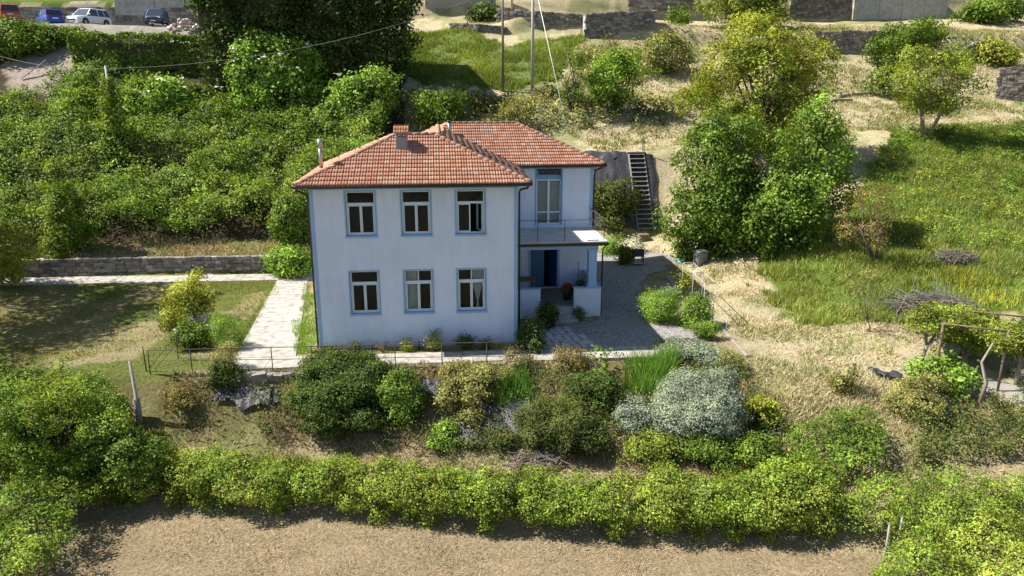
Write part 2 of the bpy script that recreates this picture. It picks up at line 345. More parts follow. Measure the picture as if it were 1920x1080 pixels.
# windows
def pane(x0, x1, z0, z1, y, par): return MB().box(x0, x1, y, y+.008, z0, z1).build('pane', M_GLASS, par)
def curtain(x0, x1, z0, z1, y, par, tie=None, gather=1.0):
    b = MB(); nx_, nz = 24, 14; vs = []
    for j in range(nz+1):
        z = z0+(z1-z0)*j/nz; k = 1.0; cx = (x0+x1)/2
        if tie is not None:
            d = abs(z-tie); k = .10+.9*min(1, max(0, (z-tie)/(z1-tie))) if z > tie else .10+.25*(tie-z)/(tie-z0); cx = (x0+x1)/2
        for i in range(nx_+1):
            u = i/nx_-.5; vs.append((cx+u*(x1-x0)*k, y+.03*math.sin(u*34)*(.3+.7*k), z))
    b.add(vs, [(j*(nx_+1)+i, j*(nx_+1)+i+1, (j+1)*(nx_+1)+i+1, (j+1)*(nx_+1)+i) for j in range(nz) for i in range(nx_)])
    return b.build('curtain', M_CURT, par, True)
def window(x0, x1, z0, z1, cur=None, open_=False, split_top=False):
    y = .13; w = .065; zt = z0+(z1-z0)*.72; xm = (x0+x1)/2; b = MB()
    b.box(x0+.01,x0+.01+w,y,y+.07,z0+.03,z1-.01).box(x1-.01-w,x1-.01,y,y+.07,z0+.03,z1-.01)
    b.box(x0+.01+w,x1-.01-w,y+.002,y+.068,z1-.01-w*.8,z1-.01).box(x0+.01+w,x1-.01-w,y-.006,y+.074,zt-.05,zt+.04).box(x0+.01+w,x1-.01-w,y+.002,y+.068,z0+.03,z0+.03+w)
    win = b.build('window', M_FRAME, house, bevel=.006)
    xi0, xi1 = x0+.01+w, x1-.01-w; s = .05
    def sash(a, c, par, M=None):
        q = MB(); za, zb = z0+.03+w, zt-.05
        q.box(a,a+s,y-.012,y+.045,za,zb).box(c-s,c,y-.012,y+.045,za,zb).box(a+s,c-s,y-.010,y+.043,za,za+s).box(a+s,c-s,y-.010,y+.043,zb-s,zb)
        o = q.build('sash', M_FRAME, par); p = MB().box(a+s,c-s,y+.012,y+.02,za+s,zb-s).build('pane', M_GLASS, par)
        if M is not None: o.matrix_local = M; p.matrix_local = M
    sash(xi0, xm-.004, win)
    if open_:
        M = Matrix.Translation((xi1, y+.05, 0)) @ Matrix.Rotation(R(-68), 4, 'Z') @ Matrix.Translation((-xi1, -y-.05, 0)); sash(xm+.004, xi1, win, M)
    else: sash(xm+.004, xi1, win)
    pane(xi0, xi1, zt+.04, z1-.01-w*.8, y+.03, win)
    if split_top: MB().box(xm-.02,xm+.02,y+.004,y+.06,zt+.04,z1-.01-w*.8).build('glazing_bar', M_FRAME, win)
    q = MB(); e = .05                                    # painted surround, proud of the wall
    q.box(x0-e,x0,-.014,.0,z0-.05,z1+e).box(x1,x1+e,-.014,.0,z0-.05,z1+e).box(x0,x1,-.013,.0,z1,z1+e); q.build('surround', M_LBLUE, win)
    q = MB(); q.box(x0+.001,x0+.008,.0,.13,z0+.03,z1-.002).box(x1-.008,x1-.001,.0,.13,z0+.03,z1-.002).box(x0+.008,x1-.008,.0,.13,z1-.009,z1-.002); q.build('reveal', M_BLUE, win)
    MB().box(x0-.06,x1+.06,-.07,.13,z0-.05,z0+.03).build('sill', M_LBLUE, win, bevel=.008)
    if cur == 'half': curtain(xi0, xm-.02, z0+.1, z1-.1, y+.14, win)
    if cur == 'tied': curtain(xm+.02, xi1-.02, zt-.1, z1-.1, y+.16, win); curtain(xm+.02, xi1-.02, z0+.12, zt-.08, y+.15, win, tie=z0+.36)
    return win
for k, (a, c) in enumerate(WX):
    window(a, c, *WU, open_=(k == 2)); window(a, c, *WL, cur=(None, 'half', 'tied')[k], split_top=(k > 0))
# french window of the balcony with brick transom
x0, x1, z0, z1 = FR; zt = 6.28; b = MB(); y = 7.12; xm = (x0+x1)/2; w = .07
b.box(x0+.01,x0+w,y,y+.07,z0,zt).box(x1-w,x1-.01,y,y+.07,z0,zt).box(x0+w,x1-w,y+.002,y+.068,zt-.07,zt).box(x0+w,x1-w,y+.002,y+.068,z0,z0+.1).box(xm-.06,xm+.06,y-.01,y+.066,z0+.1,zt-.07)
b.box(x0+w,xm-.06,y+.004,y+.06,z0+.62,z0+.70).box(xm+.06,x1-w,y+.004,y+.06,z0+.62,z0+.70)
fw = b.build('french_window', M_FRAME, house, bevel=.006)
for a, c in ((x0+w, xm-.06), (xm+.06, x1-w)): pane(a, c, z0+.1, z0+.62, y+.03, fw); pane(a, c, z0+.70, zt-.07, y+.03, fw); curtain(a, c, z0+.12, zt-.1, y+.13, fw)
MB().box(x0-.07,x0,6.986,7,z0,z1+.06).box(x1,x1+.07,6.986,7,z0,z1+.06).box(x0,x1,6.987,7,z1,z1+.06).build('surround', M_BLUE, fw)
MB().box(x0+.001,x1-.001,y-.01,y+.1,zt+.001,zt+.22).box(x0+.001,x1-.001,y+.05,y+.1,zt+.221,z1).build('transom_panel', M_BLUE, fw)
for j in range(2):
    for i in range(9):
        bx = x0+.07+i*.128+(.06 if j == 0 else 0)
        if bx+.09 < x1-.02: MB().box(bx,bx+.10,y-.0,y+.052,zt+.25+j*.17,zt+.40+j*.17).build('transom_brick', M_RUST, fw)
# front door
x0, x1, z0, z1 = DR
dr = MB().box(x0+.02,(x0+x1)/2+.02,7.10,7.15,z0+.01,z1-.02).build('door', M_DOOR, house, bevel=.01)
for k in range(3): MB().box(x0+.12,x0+.62,7.085,7.099,z0+.15+k*.72,z0+.74+k*.72).build('door_panel', M_DOOR, dr, bevel=.012)
MB().tube([(x0+.66,7.05,z0+1.0),(x0+.66,7.05,z0+1.15)],.012).build('handle', M_STEEL, dr)
Mx = Matrix.Translation((x1-.02,7.2,0)) @ Matrix.Rotation(R(62),4,'Z') @ Matrix.Translation((-x1+.02,-7.2,0))
d2 = MB().box(x1-.70,x1-.02,7.2,7.25,z0+.01,z1-.02).build('door', M_DOOR, house, bevel=.01); d2.matrix_local = Matrix.Translation((x1-.02,7.22,0)) @ Matrix.Rotation(R(-62),4,'Z') @ Matrix.Translation((-x1+.02,-7.22,0))
MB().box(x0-.13,x0,6.98,7.01,z0,z1+.1).box(x1,x1+.13,6.98,7.01,z0,z1+.1).box(x0,x1,6.981,7.009,z1,z1+.1).build('door_surround', M_LBLUE, house)
# porch: floor, parapets, column, beam, slab, railing, steps
MB().box(4.26,8.66,3.62,6.998,-.3,.54).build('porch_floor', M_TILEFLOOR, house)
def parapet(x0, x1, y0, y1, zb, zt):
    p = MB().box(x0,x1,y0,y1,zb,zt).build('parapet', M_WHITEW, house); MB().box(x0-.03,x1+.03,y0-.03,y1+.03,zt+.001,zt+.06).build('coping', M_LBLUE, p, bevel=.01)
parapet(4.27,5.72,3.4,3.61,-.3,1.46); parapet(7.36,8.68,3.4,3.61,-.3,1.46); parapet(8.46,8.68,3.65,6.97,-.3,1.455)
col = MB().box(8.04,8.44,3.42,3.80,1.525,3.40).build('column', M_LBLUE, house, bevel=.02); MB().box(7.99,8.49,3.38,3.85,1.522,1.62).build('column_base', M_LBLUE, col, bevel=.02); MB().box(7.99,8.49,3.38,3.85,3.28,3.40).build('column_capital', M_LBLUE, col, bevel=.02)
MB().box(4.26,8.5,3.44,3.72,3.401,3.61).box(8.22,8.5,3.722,6.99,3.402,3.61).build('porch_beam', M_LBLUE, house)
bal = MB().box(4.26,8.87,3.22,6.99,3.615,3.80).build('balcony_slab', M_SLABTOP, house); MB().box(4.262,8.90,3.16,3.218,3.60,3.74).box(8.872,8.92,3.162,6.9,3.60,3.74).build('slab_edge', M_GUT, bal)
MB().box(7.95,8.5,3.4,3.52,3.804,3.83).build('drain_grate', M_RUST, bal)
rail = MB()
for x in (5.56,6.84,8.72): rail.tube([(x,3.36,3.8),(x,3.36,4.84)], .016, 6)
for z in (4.82,): rail.tube([(4.27,3.36,z),(8.72,3.36,z)], .018, 6).tube([(8.72,3.36,z),(8.72,6.98,z)], .018, 6)
rail.tube([(8.72,3.36,4.3),(8.72,6.98,4.3)], .012, 6).tube([(8.72,5.2,3.8),(8.72,5.2,4.82)], .014, 6)
rail.build('railing', M_RUST, house)
for k in range(4): MB().box(5.75-.04*k,7.38+.03*k,3.40-.27*(k+1),3.398-.27*k if k else 3.615,-.3,.43-.135*k).build('step', M_STONE, house, bevel=.015)
MB().box(5.75,7.34,3.42,3.617,.30,.548).build('step', M_STONE, house, bevel=.012)
# downpipes and gutters
def pipe(pts, r=.045): return MB().tube(pts, r, 8).build('downpipe', M_GUT, house, True)
pipe([(-4.66,-.42,6.98),(-4.66,-.42,6.88),(-4.36,.12,6.62),(-4.33,.12,6.4),(-4.33,.12,.0)]); pipe([(4.66,-.45,6.98),(4.62,-.42,6.86),(4.37,-.02,6.74),(4.33,.05,6.6),(4.33,.05,0)])
pipe([(9.28,6.6,6.98),(9.2,6.62,6.88),(8.98,6.98,6.72),(8.95,7.0,6.5),(8.95,7.0,3.85)]); pipe([(8.86,3.3,3.6),(8.74,3.4,3.46),(8.72,3.5,3.3),(8.72,3.55,.0)], .035)
EZ = 7.08; TA = .447
A = (-4.7,4.7,-.5,7.1); B = (-2.5,9.35,6.5,14.7)
soff = MB().box(A[0]+.06,A[1]-.06,A[2]+.06,7.0,6.99,7.05).box(B[0]+.06,B[1]-.06,B[2]+.06,B[3]-.06,6.985,7.045); soff.build('soffit', M_BLUE, house)
def gutter(a, c): return MB().tube([a, c], .075, 8).build('gutter', M_GUT, house, True)
for a, c in (((A[0]-.05,A[2]-.05,7.02),(A[1]+.05,A[2]-.05,7.02)), ((A[0]-.05,A[2]-.05,7.02),(A[0]-.05,6.9,7.02)), ((A[1]+.05,A[2]-.05,7.02),(A[1]+.05,6.5,7.02)), ((4.85,B[2]-.05,7.02),(B[1]+.05,B[2]-.05,7.02)), ((B[1]+.05,B[2]-.05,7.02),(B[1]+.05,B[3],7.02))): gutter(a, c)
# roof: three hipped and gabled volumes; the surface is their upper envelope
CX = 1.0; RZA = EZ+3.8*TA
PL = []   # plane: (p0, outward downhill dir (dx,dy), block)
def hip(b): return [((b[0],0),(-1,0)), ((b[1],0),(1,0)), ((0,b[2]),(0,-1)), ((0,b[3]),(0,1))]
def hgt(x, y):
    hA = np.minimum.reduce([x-A[0], A[1]-x, y-A[2], A[3]-y])*TA; hB = np.minimum.reduce([x-B[0], B[1]-x, y-B[2], B[3]-y])*TA
    hC = np.where((y > 3.3) & (y < 10.6), 1.70-np.abs(x-CX)*TA, -9); return np.maximum(np.maximum(hA, hB), hC), hA, hB, hC
roof = MB(); g = .2; xa = np.arange(-4.68, 9.34, g); ya = np.arange(-.48, 14.69, g); RX, RY = np.meshgrid(xa, ya); H = hgt(RX, RY)[0]
ok = H > -.005; ids = -np.ones(H.shape, int); ids[ok] = np.arange(ok.sum())
roof.v = [(x, y, EZ+max(h, 0)-.05) for x, y, h in zip(RX[ok], RY[ok], H[ok])]
q = np.stack([ids[:-1,:-1], ids[:-1,1:], ids[1:,1:], ids[1:,:-1]], -1).reshape(-1, 4); roof.f = [tuple(f) for f in q[(q >= 0).all(1)].tolist()]
RF = roof.build('roof', M_RUST, house)
TINT = [np.array(c) for c in ((.40,.175,.105),(.41,.20,.125),(.42,.225,.15),(.38,.16,.095),(.40,.21,.14),(.36,.175,.115),(.43,.25,.175),(.40,.19,.12),(.34,.20,.15),(.42,.205,.125))]
TW, TL = .23, .325
def tile_local():
    P = [(-.5,.0),(-.40,.028),(-.27,.034),(-.14,.022),(-.04,.004),(.06,.022),(.20,.034),(.34,.026),(.46,.004)]
    top = [(u*TW, -TL*.56, h) for u, h in P]; bot = [(u*TW, TL*.56, h+.05) for u, h in P]; lip = [(u*TW, TL*.56+.004, h-.008) for u, h in P]; n = len(P)
    return top+bot+lip, [(r*n+i, (r+1)*n+i, (r+1)*n+i+1, r*n+i+1) for r in range(2) for i in range(n-1)]
TV, TF = tile_local(); tl = []
def facet(block, org, down, x_rng, length, which):
    """lay courses up a slope: org on the eave, down = plan direction of fall"""
    dx, dy = down; ax = (-dy, dx); cs = 1/math.sqrt(1+TA*TA)
    for r in range(int(length/(TL*cs))+2):
        run = (r+.5)*TL*cs-.06
        for c in range(int((x_rng[1]-x_rng[0])/TW)+1):
            s_ = x_rng[0]+(c+.5)*TW
            x = org[0]-dx*run+ax[0]*s_; y_ = org[1]-dy*run+ax[1]*s_
            hh = hgt(np.array(x), np.array(y_)); mine = (run+0)*TA if which < 3 else None
            z = run*TA
            if abs(z-float(hh[0])) > .012: continue
            tl.append((x, y_, EZ+z, dx, dy))
for b, w in ((A, 1), (B, 2)):
    facet(b, (0,b[2]), (0,-1), (b[0], b[1]), 4.3, w); facet(b, (0,b[3]), (0,1), (-b[1], -b[0]), 4.3, w)
    facet(b, (b[0],0), (-1,0), (-b[3], -b[2]), 4.3, w); facet(b, (b[1],0), (1,0), (b[2], b[3]), 4.3, w)
facet(None, (CX+1.70/TA,0), (1,0), (3.3,10.6), 3.9, 1); facet(None, (CX-1.70/TA,0), (-1,0), (-10.6,-3.3), 3.9, 1)
def tile_matrix(x, y_, z, dx, dy, jit=1):
    v = Vector((dx, dy, -TA)).normalized(); u = Vector((-dy, dx, 0)); n = u.cross(v); 
    if n.z < 0: n = -n; u = -u
    M = Matrix((u, v, n)).transposed().to_4x4(); M.translation = (x, y_, z+.012)
    return M @ Matrix.Rotation(random.uniform(-.022,.022)*jit, 4, 'Z') @ Matrix.Rotation(random.uniform(-.03,.03)*jit, 4, 'Y')
seen = {}; tl2 = []
for t_ in tl:
    k = (round(t_[0],2), round(t_[1],2), t_[3], t_[4])
    if k not in seen: seen[k] = 1; tl2.append(t_)
tl2.sort(key=lambda t_: (0 if (t_[4] == -1 and t_[1] < 3.4) else 1, t_[2]))
def tint_at(x, y_):
    k = noise3(np.array([x*.8, y_*.8, 2.2]))*6+random.random()*4; c = TINT[int(k) % len(TINT)].copy()
    if noise3(np.array([x*1.4+9, y_*1.4, 7.7])) > .74: c = c*.6+np.array((.30,.27,.26))*.4
    return c*random.uniform(.85,1.12)
tmesh = []
for c in TINT:
    b = MB(); b.add(TV, TF); b.c = [(*c, 1)]*len(TV); tmesh.append(b.mesh('roof_tile', M_TILE, True))
N_IND = 300; rest = MB()
for i, t_ in enumerate(tl2):
    M = tile_matrix(*t_)
    if i < N_IND:
        k = int(noise3(np.array([t_[0]*.8, t_[1]*.8, 2.2]))*6+random.random()*4) % len(TINT); o = link('roof_tile', tmesh[k], RF); o.matrix_local = M
    else:
        rest.add([M @ Vector(p) for p in TV], TF); rest.c += [(*tint_at(t_[0], t_[1]), 1)]*len(TV)
tag(rest.build('roof_tiles', M_TILE, RF, True), kind='stuff')
# ridge and hip tiles, one by one
rm = []
for c in (TINT[1], TINT[4], TINT[6], np.array((.42,.27,.20))):
    b = MB(); n = 8; L = .42
    for yy, r, dz in ((-L/2,.105,-.012),(L/2,.125,.012)): b.v += [(r*math.cos(math.pi*k/n), yy, r*math.sin(math.pi*k/n)*.85-.02+dz) for k in range(n+1)]
    b.v += [(.105*math.cos(math.pi*k/n), L/2+.002, .105*math.sin(math.pi*k/n)*.85-.02) for k in range(n+1)]
    b.f = [(k, k+1, n+2+k, n+1+k) for k in range(n)]+[(n+1+k, n+2+k, 2*n+3+k, 2*n+2+k) for k in range(n)]; b.c = [(*c, 1)]*len(b.v); rm.append(b.mesh('ridge_tile', M_TILE, True))
def ridge(p, q):
    p = Vector(p); q = Vector(q); d = q-p; n = max(1, round(d.length/.34)); v = d.normalized()
    if v.z > 0: v = -v
    u = v.cross(Vector((0,0,1))).normalized(); w_ = u.cross(v)
    if w_.z < 0: u = -u; w_ = -w_
    for i in range(n):
        M = Matrix((u, v, w_)).transposed().to_4x4(); M.translation = p+d*((i+.5)/n)+Vector((0,0,.045+random.uniform(-.006,.006)))
        o = link('ridge_tile', random.choice(rm), RF); o.matrix_local = M @ Matrix.Rotation(random.uniform(-.05,.05),4,'Z')
zA = EZ+1.70; zB = EZ+4.1*TA
ridge((A[0],A[2],EZ),(-.9,3.3,zA)); ridge((A[1],A[2],EZ),(.9,3.3,zA)); ridge((-.9,3.3,zA),(.9,3.3,zA)); ridge((CX,3.5,zA),(CX,10.3,zA)); ridge((A[0],A[3],EZ),(-.9,3.3,zA))
ridge((B[0]+4.1,10.6,zB),(B[1]-4.1,10.6,zB)); ridge((B[1],B[2],EZ),(B[1]-4.1,10.6,zB)); ridge((B[1],B[3],EZ),(B[1]-4.1,10.6,zB)); ridge((B[0],B[3],EZ),(B[0]+4.1,10.6,zB))
# chimney with tiled cap, two metal flues
M_CHIM = stucco('grey_chimney_render', (.36,.34,.33), .3)
ch = MB().box(-.80,-.30,2.0,2.5,7.7,8.80).build('chimney', M_CHIM, RF, bevel=.015)
for x in (-.75,-.57,-.39): MB().box(x-.035,x+.05,2.03,2.47,8.803,8.95).build('cap_pier', M_CHIM, ch)
for s_ in (-1, 1):
    for i in range(3):
        for j in range(2):
            M = Matrix.Translation((-.55+(i-1)*.22, 2.25+s_*(.10+.2*j), 9.16-.13*j)) @ (Matrix.Rotation(math.pi if s_ > 0 else 0,4,'Z') @ Matrix.Rotation(R(-32),4,'X').inverted() @ Matrix.Rotation(math.pi,4,'Z'))
            o = link('cap_tile', tmesh[(i+j) % 4], ch); o.matrix_local = M
MB().box(-.86,-.24,1.95,2.55,8.952,8.99).build('cap_slab', M_CHIM, ch)
fl = MB().tube([(-3.84,1.0,7.6),(-3.84,1.0,8.5)], .075, 10).build('flue', M_STEEL, RF, True); MB().tube([(-3.84,1.0,8.45),(-3.84,1.0,8.78)], .105, 12).build('cowl', M_STEEL, fl, True)
f2 = MB().tube([(1.62,9.3,8.3),(1.62,9.3,9.05)], .09, 10).build('flue', M_STEEL, RF, True); MB().lathe((1.62,9.3,9.10),[(.05,-.06),(.17,0),(.15,.03),(.02,.06)]).build('cowl', M_GUT, f2, True)
# ------------------------------------------------------------------ paths, court, kerbs
M_PATH = plain('pale_concrete_path', (.345,.32,.28), .9, 0, .5, 2.6, .6)
def gravel_mat():
    t = NT('gravel'); v = t.coord(); n = t.noise(26, 4, .75, v); vo = t.n('ShaderNodeTexVoronoi'); vo.inputs['Scale'].default_value = 22; t.l(v, vo.inputs['Vector']); n2 = t.noise(.8, 5, .65, v)
    c = t.ramp(vo.outputs['Color'], [(.1, (.13,.125,.12)), (.5, (.27,.26,.25)), (.9, (.42,.405,.385))]); c = t.mix(c, t.ramp(n, [(.3,(.5,.5,.5)),(.6,(1.1,1.1,1.1))]), 1, 'MULTIPLY')
    c = t.mix(c, (.11,.13,.045), t.ramp(n2, [(.58,(0,0,0)),(.72,(.75,.75,.75))])); return t.pbr(c, .95, 0, t.bump(vo.outputs['Distance'], .9, .03), Specular_IOR_Level=.15).m
M_GRAVEL = gravel_mat()
path = empty('path', (0,0,0)); tag(path, kind='structure')
def slab(poly, z0, z1, par=path, name='slab', mat=None):
    cx = sum(p[0] for p in poly)/len(poly); cy = sum(p[1] for p in poly)/len(poly); k = random.uniform(-.006,.006)
    pl = [(cx+(p[0]-cx)*.992+random.uniform(-.012,.012), cy+(p[1]-cy)*.992+random.uniform(-.012,.012)) for p in poly]
    return MB().prism(pl, z0, z1+k).build(name, mat or M_PATH, par, bevel=.012)
def strip(a0, a1, b0, b1, n):
    a0, a1, b0, b1 = map(np.array, (a0, a1, b0, b1))
    for i in range(n):
        t, u = i/n, (i+1)/n; slab([a0+(a1-a0)*t, a0+(a1-a0)*u, b0+(b1-b0)*u, b0+(b1-b0)*t], -.12, .045)
strip((-7.75,-2.16), (10.5,-2.2), (-7.75,-.86), (10.5,-1.02), 11)
strip((-7.6,-.84), (-8.45,12.1), (-5.1,-.84), (-6.7,12.1), 8)
strip((-25,12.5), (-5.2,12.12), (-25,14.3), (-5.2,13.5), 11)
court = poly_px([(1003,668),(1254,664),(1345,636),(1300,616),(1215,603),(1196,560),(1215,520),(1270,500),(1262,478),(1200,470),(1116,470),(1108,590),(1120,600),(1000,612)])
def drape(name, poly, mat, lift, st=.15, edge=.25):
    P = np.array(poly); x = np.arange(P[:,0].min(), P[:,0].max(), st); y = np.arange(P[:,1].min(), P[:,1].max(), st); X, Y = np.meshgrid(x, y)
    m = inside(poly, X+(fbm2(X,Y,.6,2,1)-.5)*edge*2, Y+(fbm2(X,Y,.6,2,4)-.5)*edge*2); Z = gzn(X, Y)+lift; ids = np.arange(X.size).reshape(X.shape); c = m[:-1,:-1] & m[1:,:-1] & m[:-1,1:] & m[1:,1:]
    f = np.stack([ids[:-1,:-1], ids[:-1,1:], ids[1:,1:], ids[1:,:-1]], -1)[c]; u, inv = np.unique(f, return_inverse=True); b = MB()
    b.v = np.stack([X.ravel()[u], Y.ravel()[u], Z.ravel()[u]], -1).tolist(); b.f = [tuple(q) for q in inv.reshape(-1,4).tolist()]; return b.build(name, mat, None, True)
tag(drape('gravel_court', court, M_GRAVEL, .03), kind='structure')
kerb = tag(empty('kerb', (0,0,0)), kind='structure')
for i in range(7): slab([(4.7+i*.83,-2.48),(4.7+(i+1)*.83,-2.47),(4.7+(i+1)*.83,-2.22),(4.7+i*.83,-2.23)], -.2, .10, kerb, 'kerb_stone', M_PATH)
kp = [pick(x, y) for x, y in ((1400,668),(1372,636),(1345,606),(1310,560))]
for a, c in zip(kp[:-1], kp[1:]):
    for i in range(3):
        p = a+(c-a)*i/3; q = a+(c-a)*(i+.96)/3; MB().bar((p[0],p[1],p[2]-.06),(q[0],q[1],q[2]-.06),.12,.22).build('kerb_stone', M_GREYWOOD, kerb, bevel=.02)
# irregular paving before the steps
pav = tag(empty('stone_paving', (0,0,0)), kind='structure')
for i in range(7):
    for j in range(8):
        x = 5.3+i*.36+random.uniform(-.06,.06)-.06*j; y = -.75+j*.36+random.uniform(-.05,.05)
        if (i in (0,6) and random.random() < .35) or y > 2.25: continue
        n = random.randint(5,7); a0 = random.random(); r = random.uniform(.17,.22)
        MB().prism([(x+r*math.cos(a0+2*math.pi*k/n)*random.uniform(.8,1.1), y+r*math.sin(a0+2*math.pi*k/n)*random.uniform(.8,1.1)) for k in range(n)], -.05, .045+random.uniform(0,.02)).build('paving_stone', M_STONE, pav, bevel=.015)

# ------------------------------------------------------------------ dry stone walls
def stone_mat(name, cols):
    t = NT(name); oi = t.n('ShaderNodeObjectInfo'); v = t.coord(); n = t.noise(7, 5, .7, v); c0 = t.attr('col')
    c = t.ramp(n, [(.3,(.55,.53,.5)),(.55,(1,1,1)),(.75,(1.35,1.33,1.28))]); c = t.mix(c0, c, 1, 'MULTIPLY'); r = t.ramp(oi.outputs['Random'], [(0,(.72,.7,.68)),(1,(1.2,1.18,1.15))])
    return t.pbr(t.mix(c, r, 1, 'MULTIPLY'), .92, 0, t.bump(n, .6, .03), Specular_IOR_Level=.2).m
M_DRY = stone_mat('dry_stone', None)
def rock(b, c, sx, sy, sz, col):
    """a rough block: 14 points of a squashed cube-sphere, jittered"""
    vs = []
    for x, y, z in [(a, d, e) for a in (-1,1) for d in (-1,1) for e in (-1,1)]+[(1.12,0,0),(-1.12,0,0),(0,1.12,0),(0,-1.12,0),(0,0,1.12),(0,0,-1.12)]:
        k = random.uniform(.82,1.08); vs.append((c[0]+x*sx*k, c[1]+y*sy*k, c[2]+z*sz*random.uniform(.85,1.06)))
    f = []
    for face, m in (((4,5,7,6),8),((0,2,3,1),9),((2,6,7,3),10),((0,1,5,4),11),((1,3,7,5),12),((0,4,6,2),13)):
        f += [(face[i], face[(i+1) % 4], m) for i in range(4)]
    b.add(vs, f); b.c += [(*col, 1)]*14; return b
SCOL = [(.22,.205,.185),(.17,.16,.15),(.26,.245,.22),(.14,.135,.13),(.22,.19,.16),(.30,.28,.26)]
RM = []
for k in range(8):
    b = MB(); rock(b, (0,0,0), 1, 1, 1, SCOL[k % 6]); RM.append(b.mesh('stone', M_DRY))
def stone_wall(name, pts, hs, label, sw=.34, sh=.18, th=.42, single=False, cap=True, group=None):
    """pts: base points (world) along the wall, hs: heights; the face looks to -Y"""
    o = empty(name, tuple(pts[0])); inv = Matrix.Translation(-Vector(pts[0])); tag(o, label, 'stone wall', group); core = MB(); st = MB()
    for i in range(len(pts)-1):
        a, c = Vector(pts[i]), Vector(pts[i+1]); d = Vector((c.x-a.x, c.y-a.y, 0)); L = d.length; d.normalize(); nrm = Vector((d.y, -d.x, 0))
        if nrm.y > 0 and abs(d.x) > .2: nrm = -nrm
        bk = -nrm*th
        q = [a+Vector((0,0,-.4)), c+Vector((0,0,-.4)), c+Vector((0,0,hs[i+1]-.04)), a+Vector((0,0,hs[i]-.04))]; ins = nrm*-.05
        core.add([inv@(p+ins) for p in q]+[inv@(p+bk) for p in q], [(0,1,2,3),(7,6,5,4),(3,2,6,7),(0,3,7,4),(1,5,6,2)])
        rows = int(max(hs[i], hs[i+1])/sh)+1; z0 = min(a.z, c.z)
        for r in range(rows):
            s_ = random.uniform(-.5,0)*sw
            while s_ < L:
                w = sw*random.uniform(.6,1.5); t = min(1, max(0, (s_+w/2)/L)); h = hs[i]+(hs[i+1]-hs[i])*t; zz = a.z+(c.z-a.z)*t+(r+.5)*sh
                if (r+.35)*sh < h and s_+w*.3 < L:
                    p = a+d*(s_+w/2)+nrm*random.uniform(-.06,.03); p.z = zz+random.uniform(-.02,.02); M = Matrix((d, -nrm, Vector((0,0,1)))).transposed()
                    if single:
                        k = link('stone', random.choice(RM), o); k.matrix_local = inv @ (Matrix.Translation(p) @ M.to_4x4() @ Matrix.Rotation(random.uniform(-.1,.1),4,'Y') @ Matrix.Diagonal((w*.49,.10,sh*.5,1)))
                    else:
                        t_ = MB(); rock(t_, (0,0,0), w*.49, .11, sh*.5, random.choice(SCOL)); st.add([inv@(p+M@Vector(v)) for v in t_.v], t_.f); st.c += t_.c
                s_ += w
        if cap:
            s_ = 0
            while s_ < L:
                w = sw*random.uniform(.8,1.6); t = min(1, (s_+w/2)/L); p = a+d*(s_+w/2)+bk*.5; p.z = a.z+(c.z-a.z)*t+hs[i]+(hs[i+1]-hs[i])*t+random.uniform(-.03,.03)
                t_ = MB(); rock(t_, (0,0,0), w*.5, th*.5, .07, random.choice(SCOL)); M = Matrix((d, -nrm, Vector((0,0,1)))).transposed(); st.add([inv@(p+M@Vector(v)) for v in t_.v], t_.f); st.c += t_.c; s_ += w
    core.build('wall_core', M_CONC, o)
    if st.v: tag(st.build('stones', M_DRY, o), kind='stuff')
    return o
stone_wall('garden_wall', [(-24.6,14.38,0),(-17,14.3,0),(-9.6,14.12,0),(-8.0,13.95,0)], [.95,.97,.95,.9], 'long low dry stone wall behind the lawn and garden path', .42, .21, .4, True)
def up_wall(pts, label, **k):
    P = []; H = []
    for x, yb, yt in pts:
        p = pick(x, yb); P.append(tuple(p)); H.append(max(.25, on_y(x, yt, p[1])[2]-p[2]))
    return stone_wall('stone_wall', P, H, label, **k)
up_wall([(935,41,15),(1000,54,22),(1088,49,28)], 'dry stone terrace wall behind the two utility poles', sw=.5, sh=.26)
up_wall([(1098,72,27),(1150,66,24),(1226,54,20)], 'grass topped stone wall with a squared left end', sw=.5, sh=.28, th=1.4)
up_wall([(1180,18,-14),(1230,20,-14),(1292,24,-12)], 'pale stone wall in the top row above the grass topped wall', sw=.6, sh=.3)
up_wall([(1480,38,-16),(1540,36,-16),(1600,30,-18)], 'tall dark stone wall beside the grey concrete wall', sw=.6, sh=.32)
up_wall([(1528,98,60),(1600,101,60),(1668,88,58)], 'stone terrace wall below the mown dry terrace at right', sw=.5, sh=.28)
up_wall([(1868,184,128),(1895,188,128),(1960,196,130)], 'stone wall at the right edge under the yellow green shrub', sw=.5, sh=.28)
up_wall([(845,56,44),(895,58,46),(945,62,52)], 'low broken stone edge in the green grass', sw=.4, sh=.22)
up_wall([(1800,118,98),(1825,112,80),(1862,104,78)], 'tumbled stone wall end beside the yellow green shrub', sw=.4, sh=.24)
up_wall([(-40,41,14),(100,40,14),(215,40,16),(372,42,20)], 'grey retaining wall behind the parked cars', sw=.7, sh=.35)
# lower edge under the fence: rough blocks, one by one
lw = empty('rubble_edging', (-7.2,-2.4,0)); tag(lw, 'row of rough stones under the front path railing', 'stone edging')
for i in range(34):
    x = -7.2+i*.34+random.uniform(-.08,.08)
    if 2.5 < x < 3.4: continue
    o = link('stone', random.choice(RM), lw); s_ = random.uniform(.7,1.3); o.location = (x+7.2, random.uniform(-.12,.02), -.20+random.uniform(-.06,.08)); o.scale = (.24*s_,.18,.17*s_); o.rotation_euler = (random.uniform(-.2,.2),random.uniform(-.2,.2),random.uniform(-.4,.4))
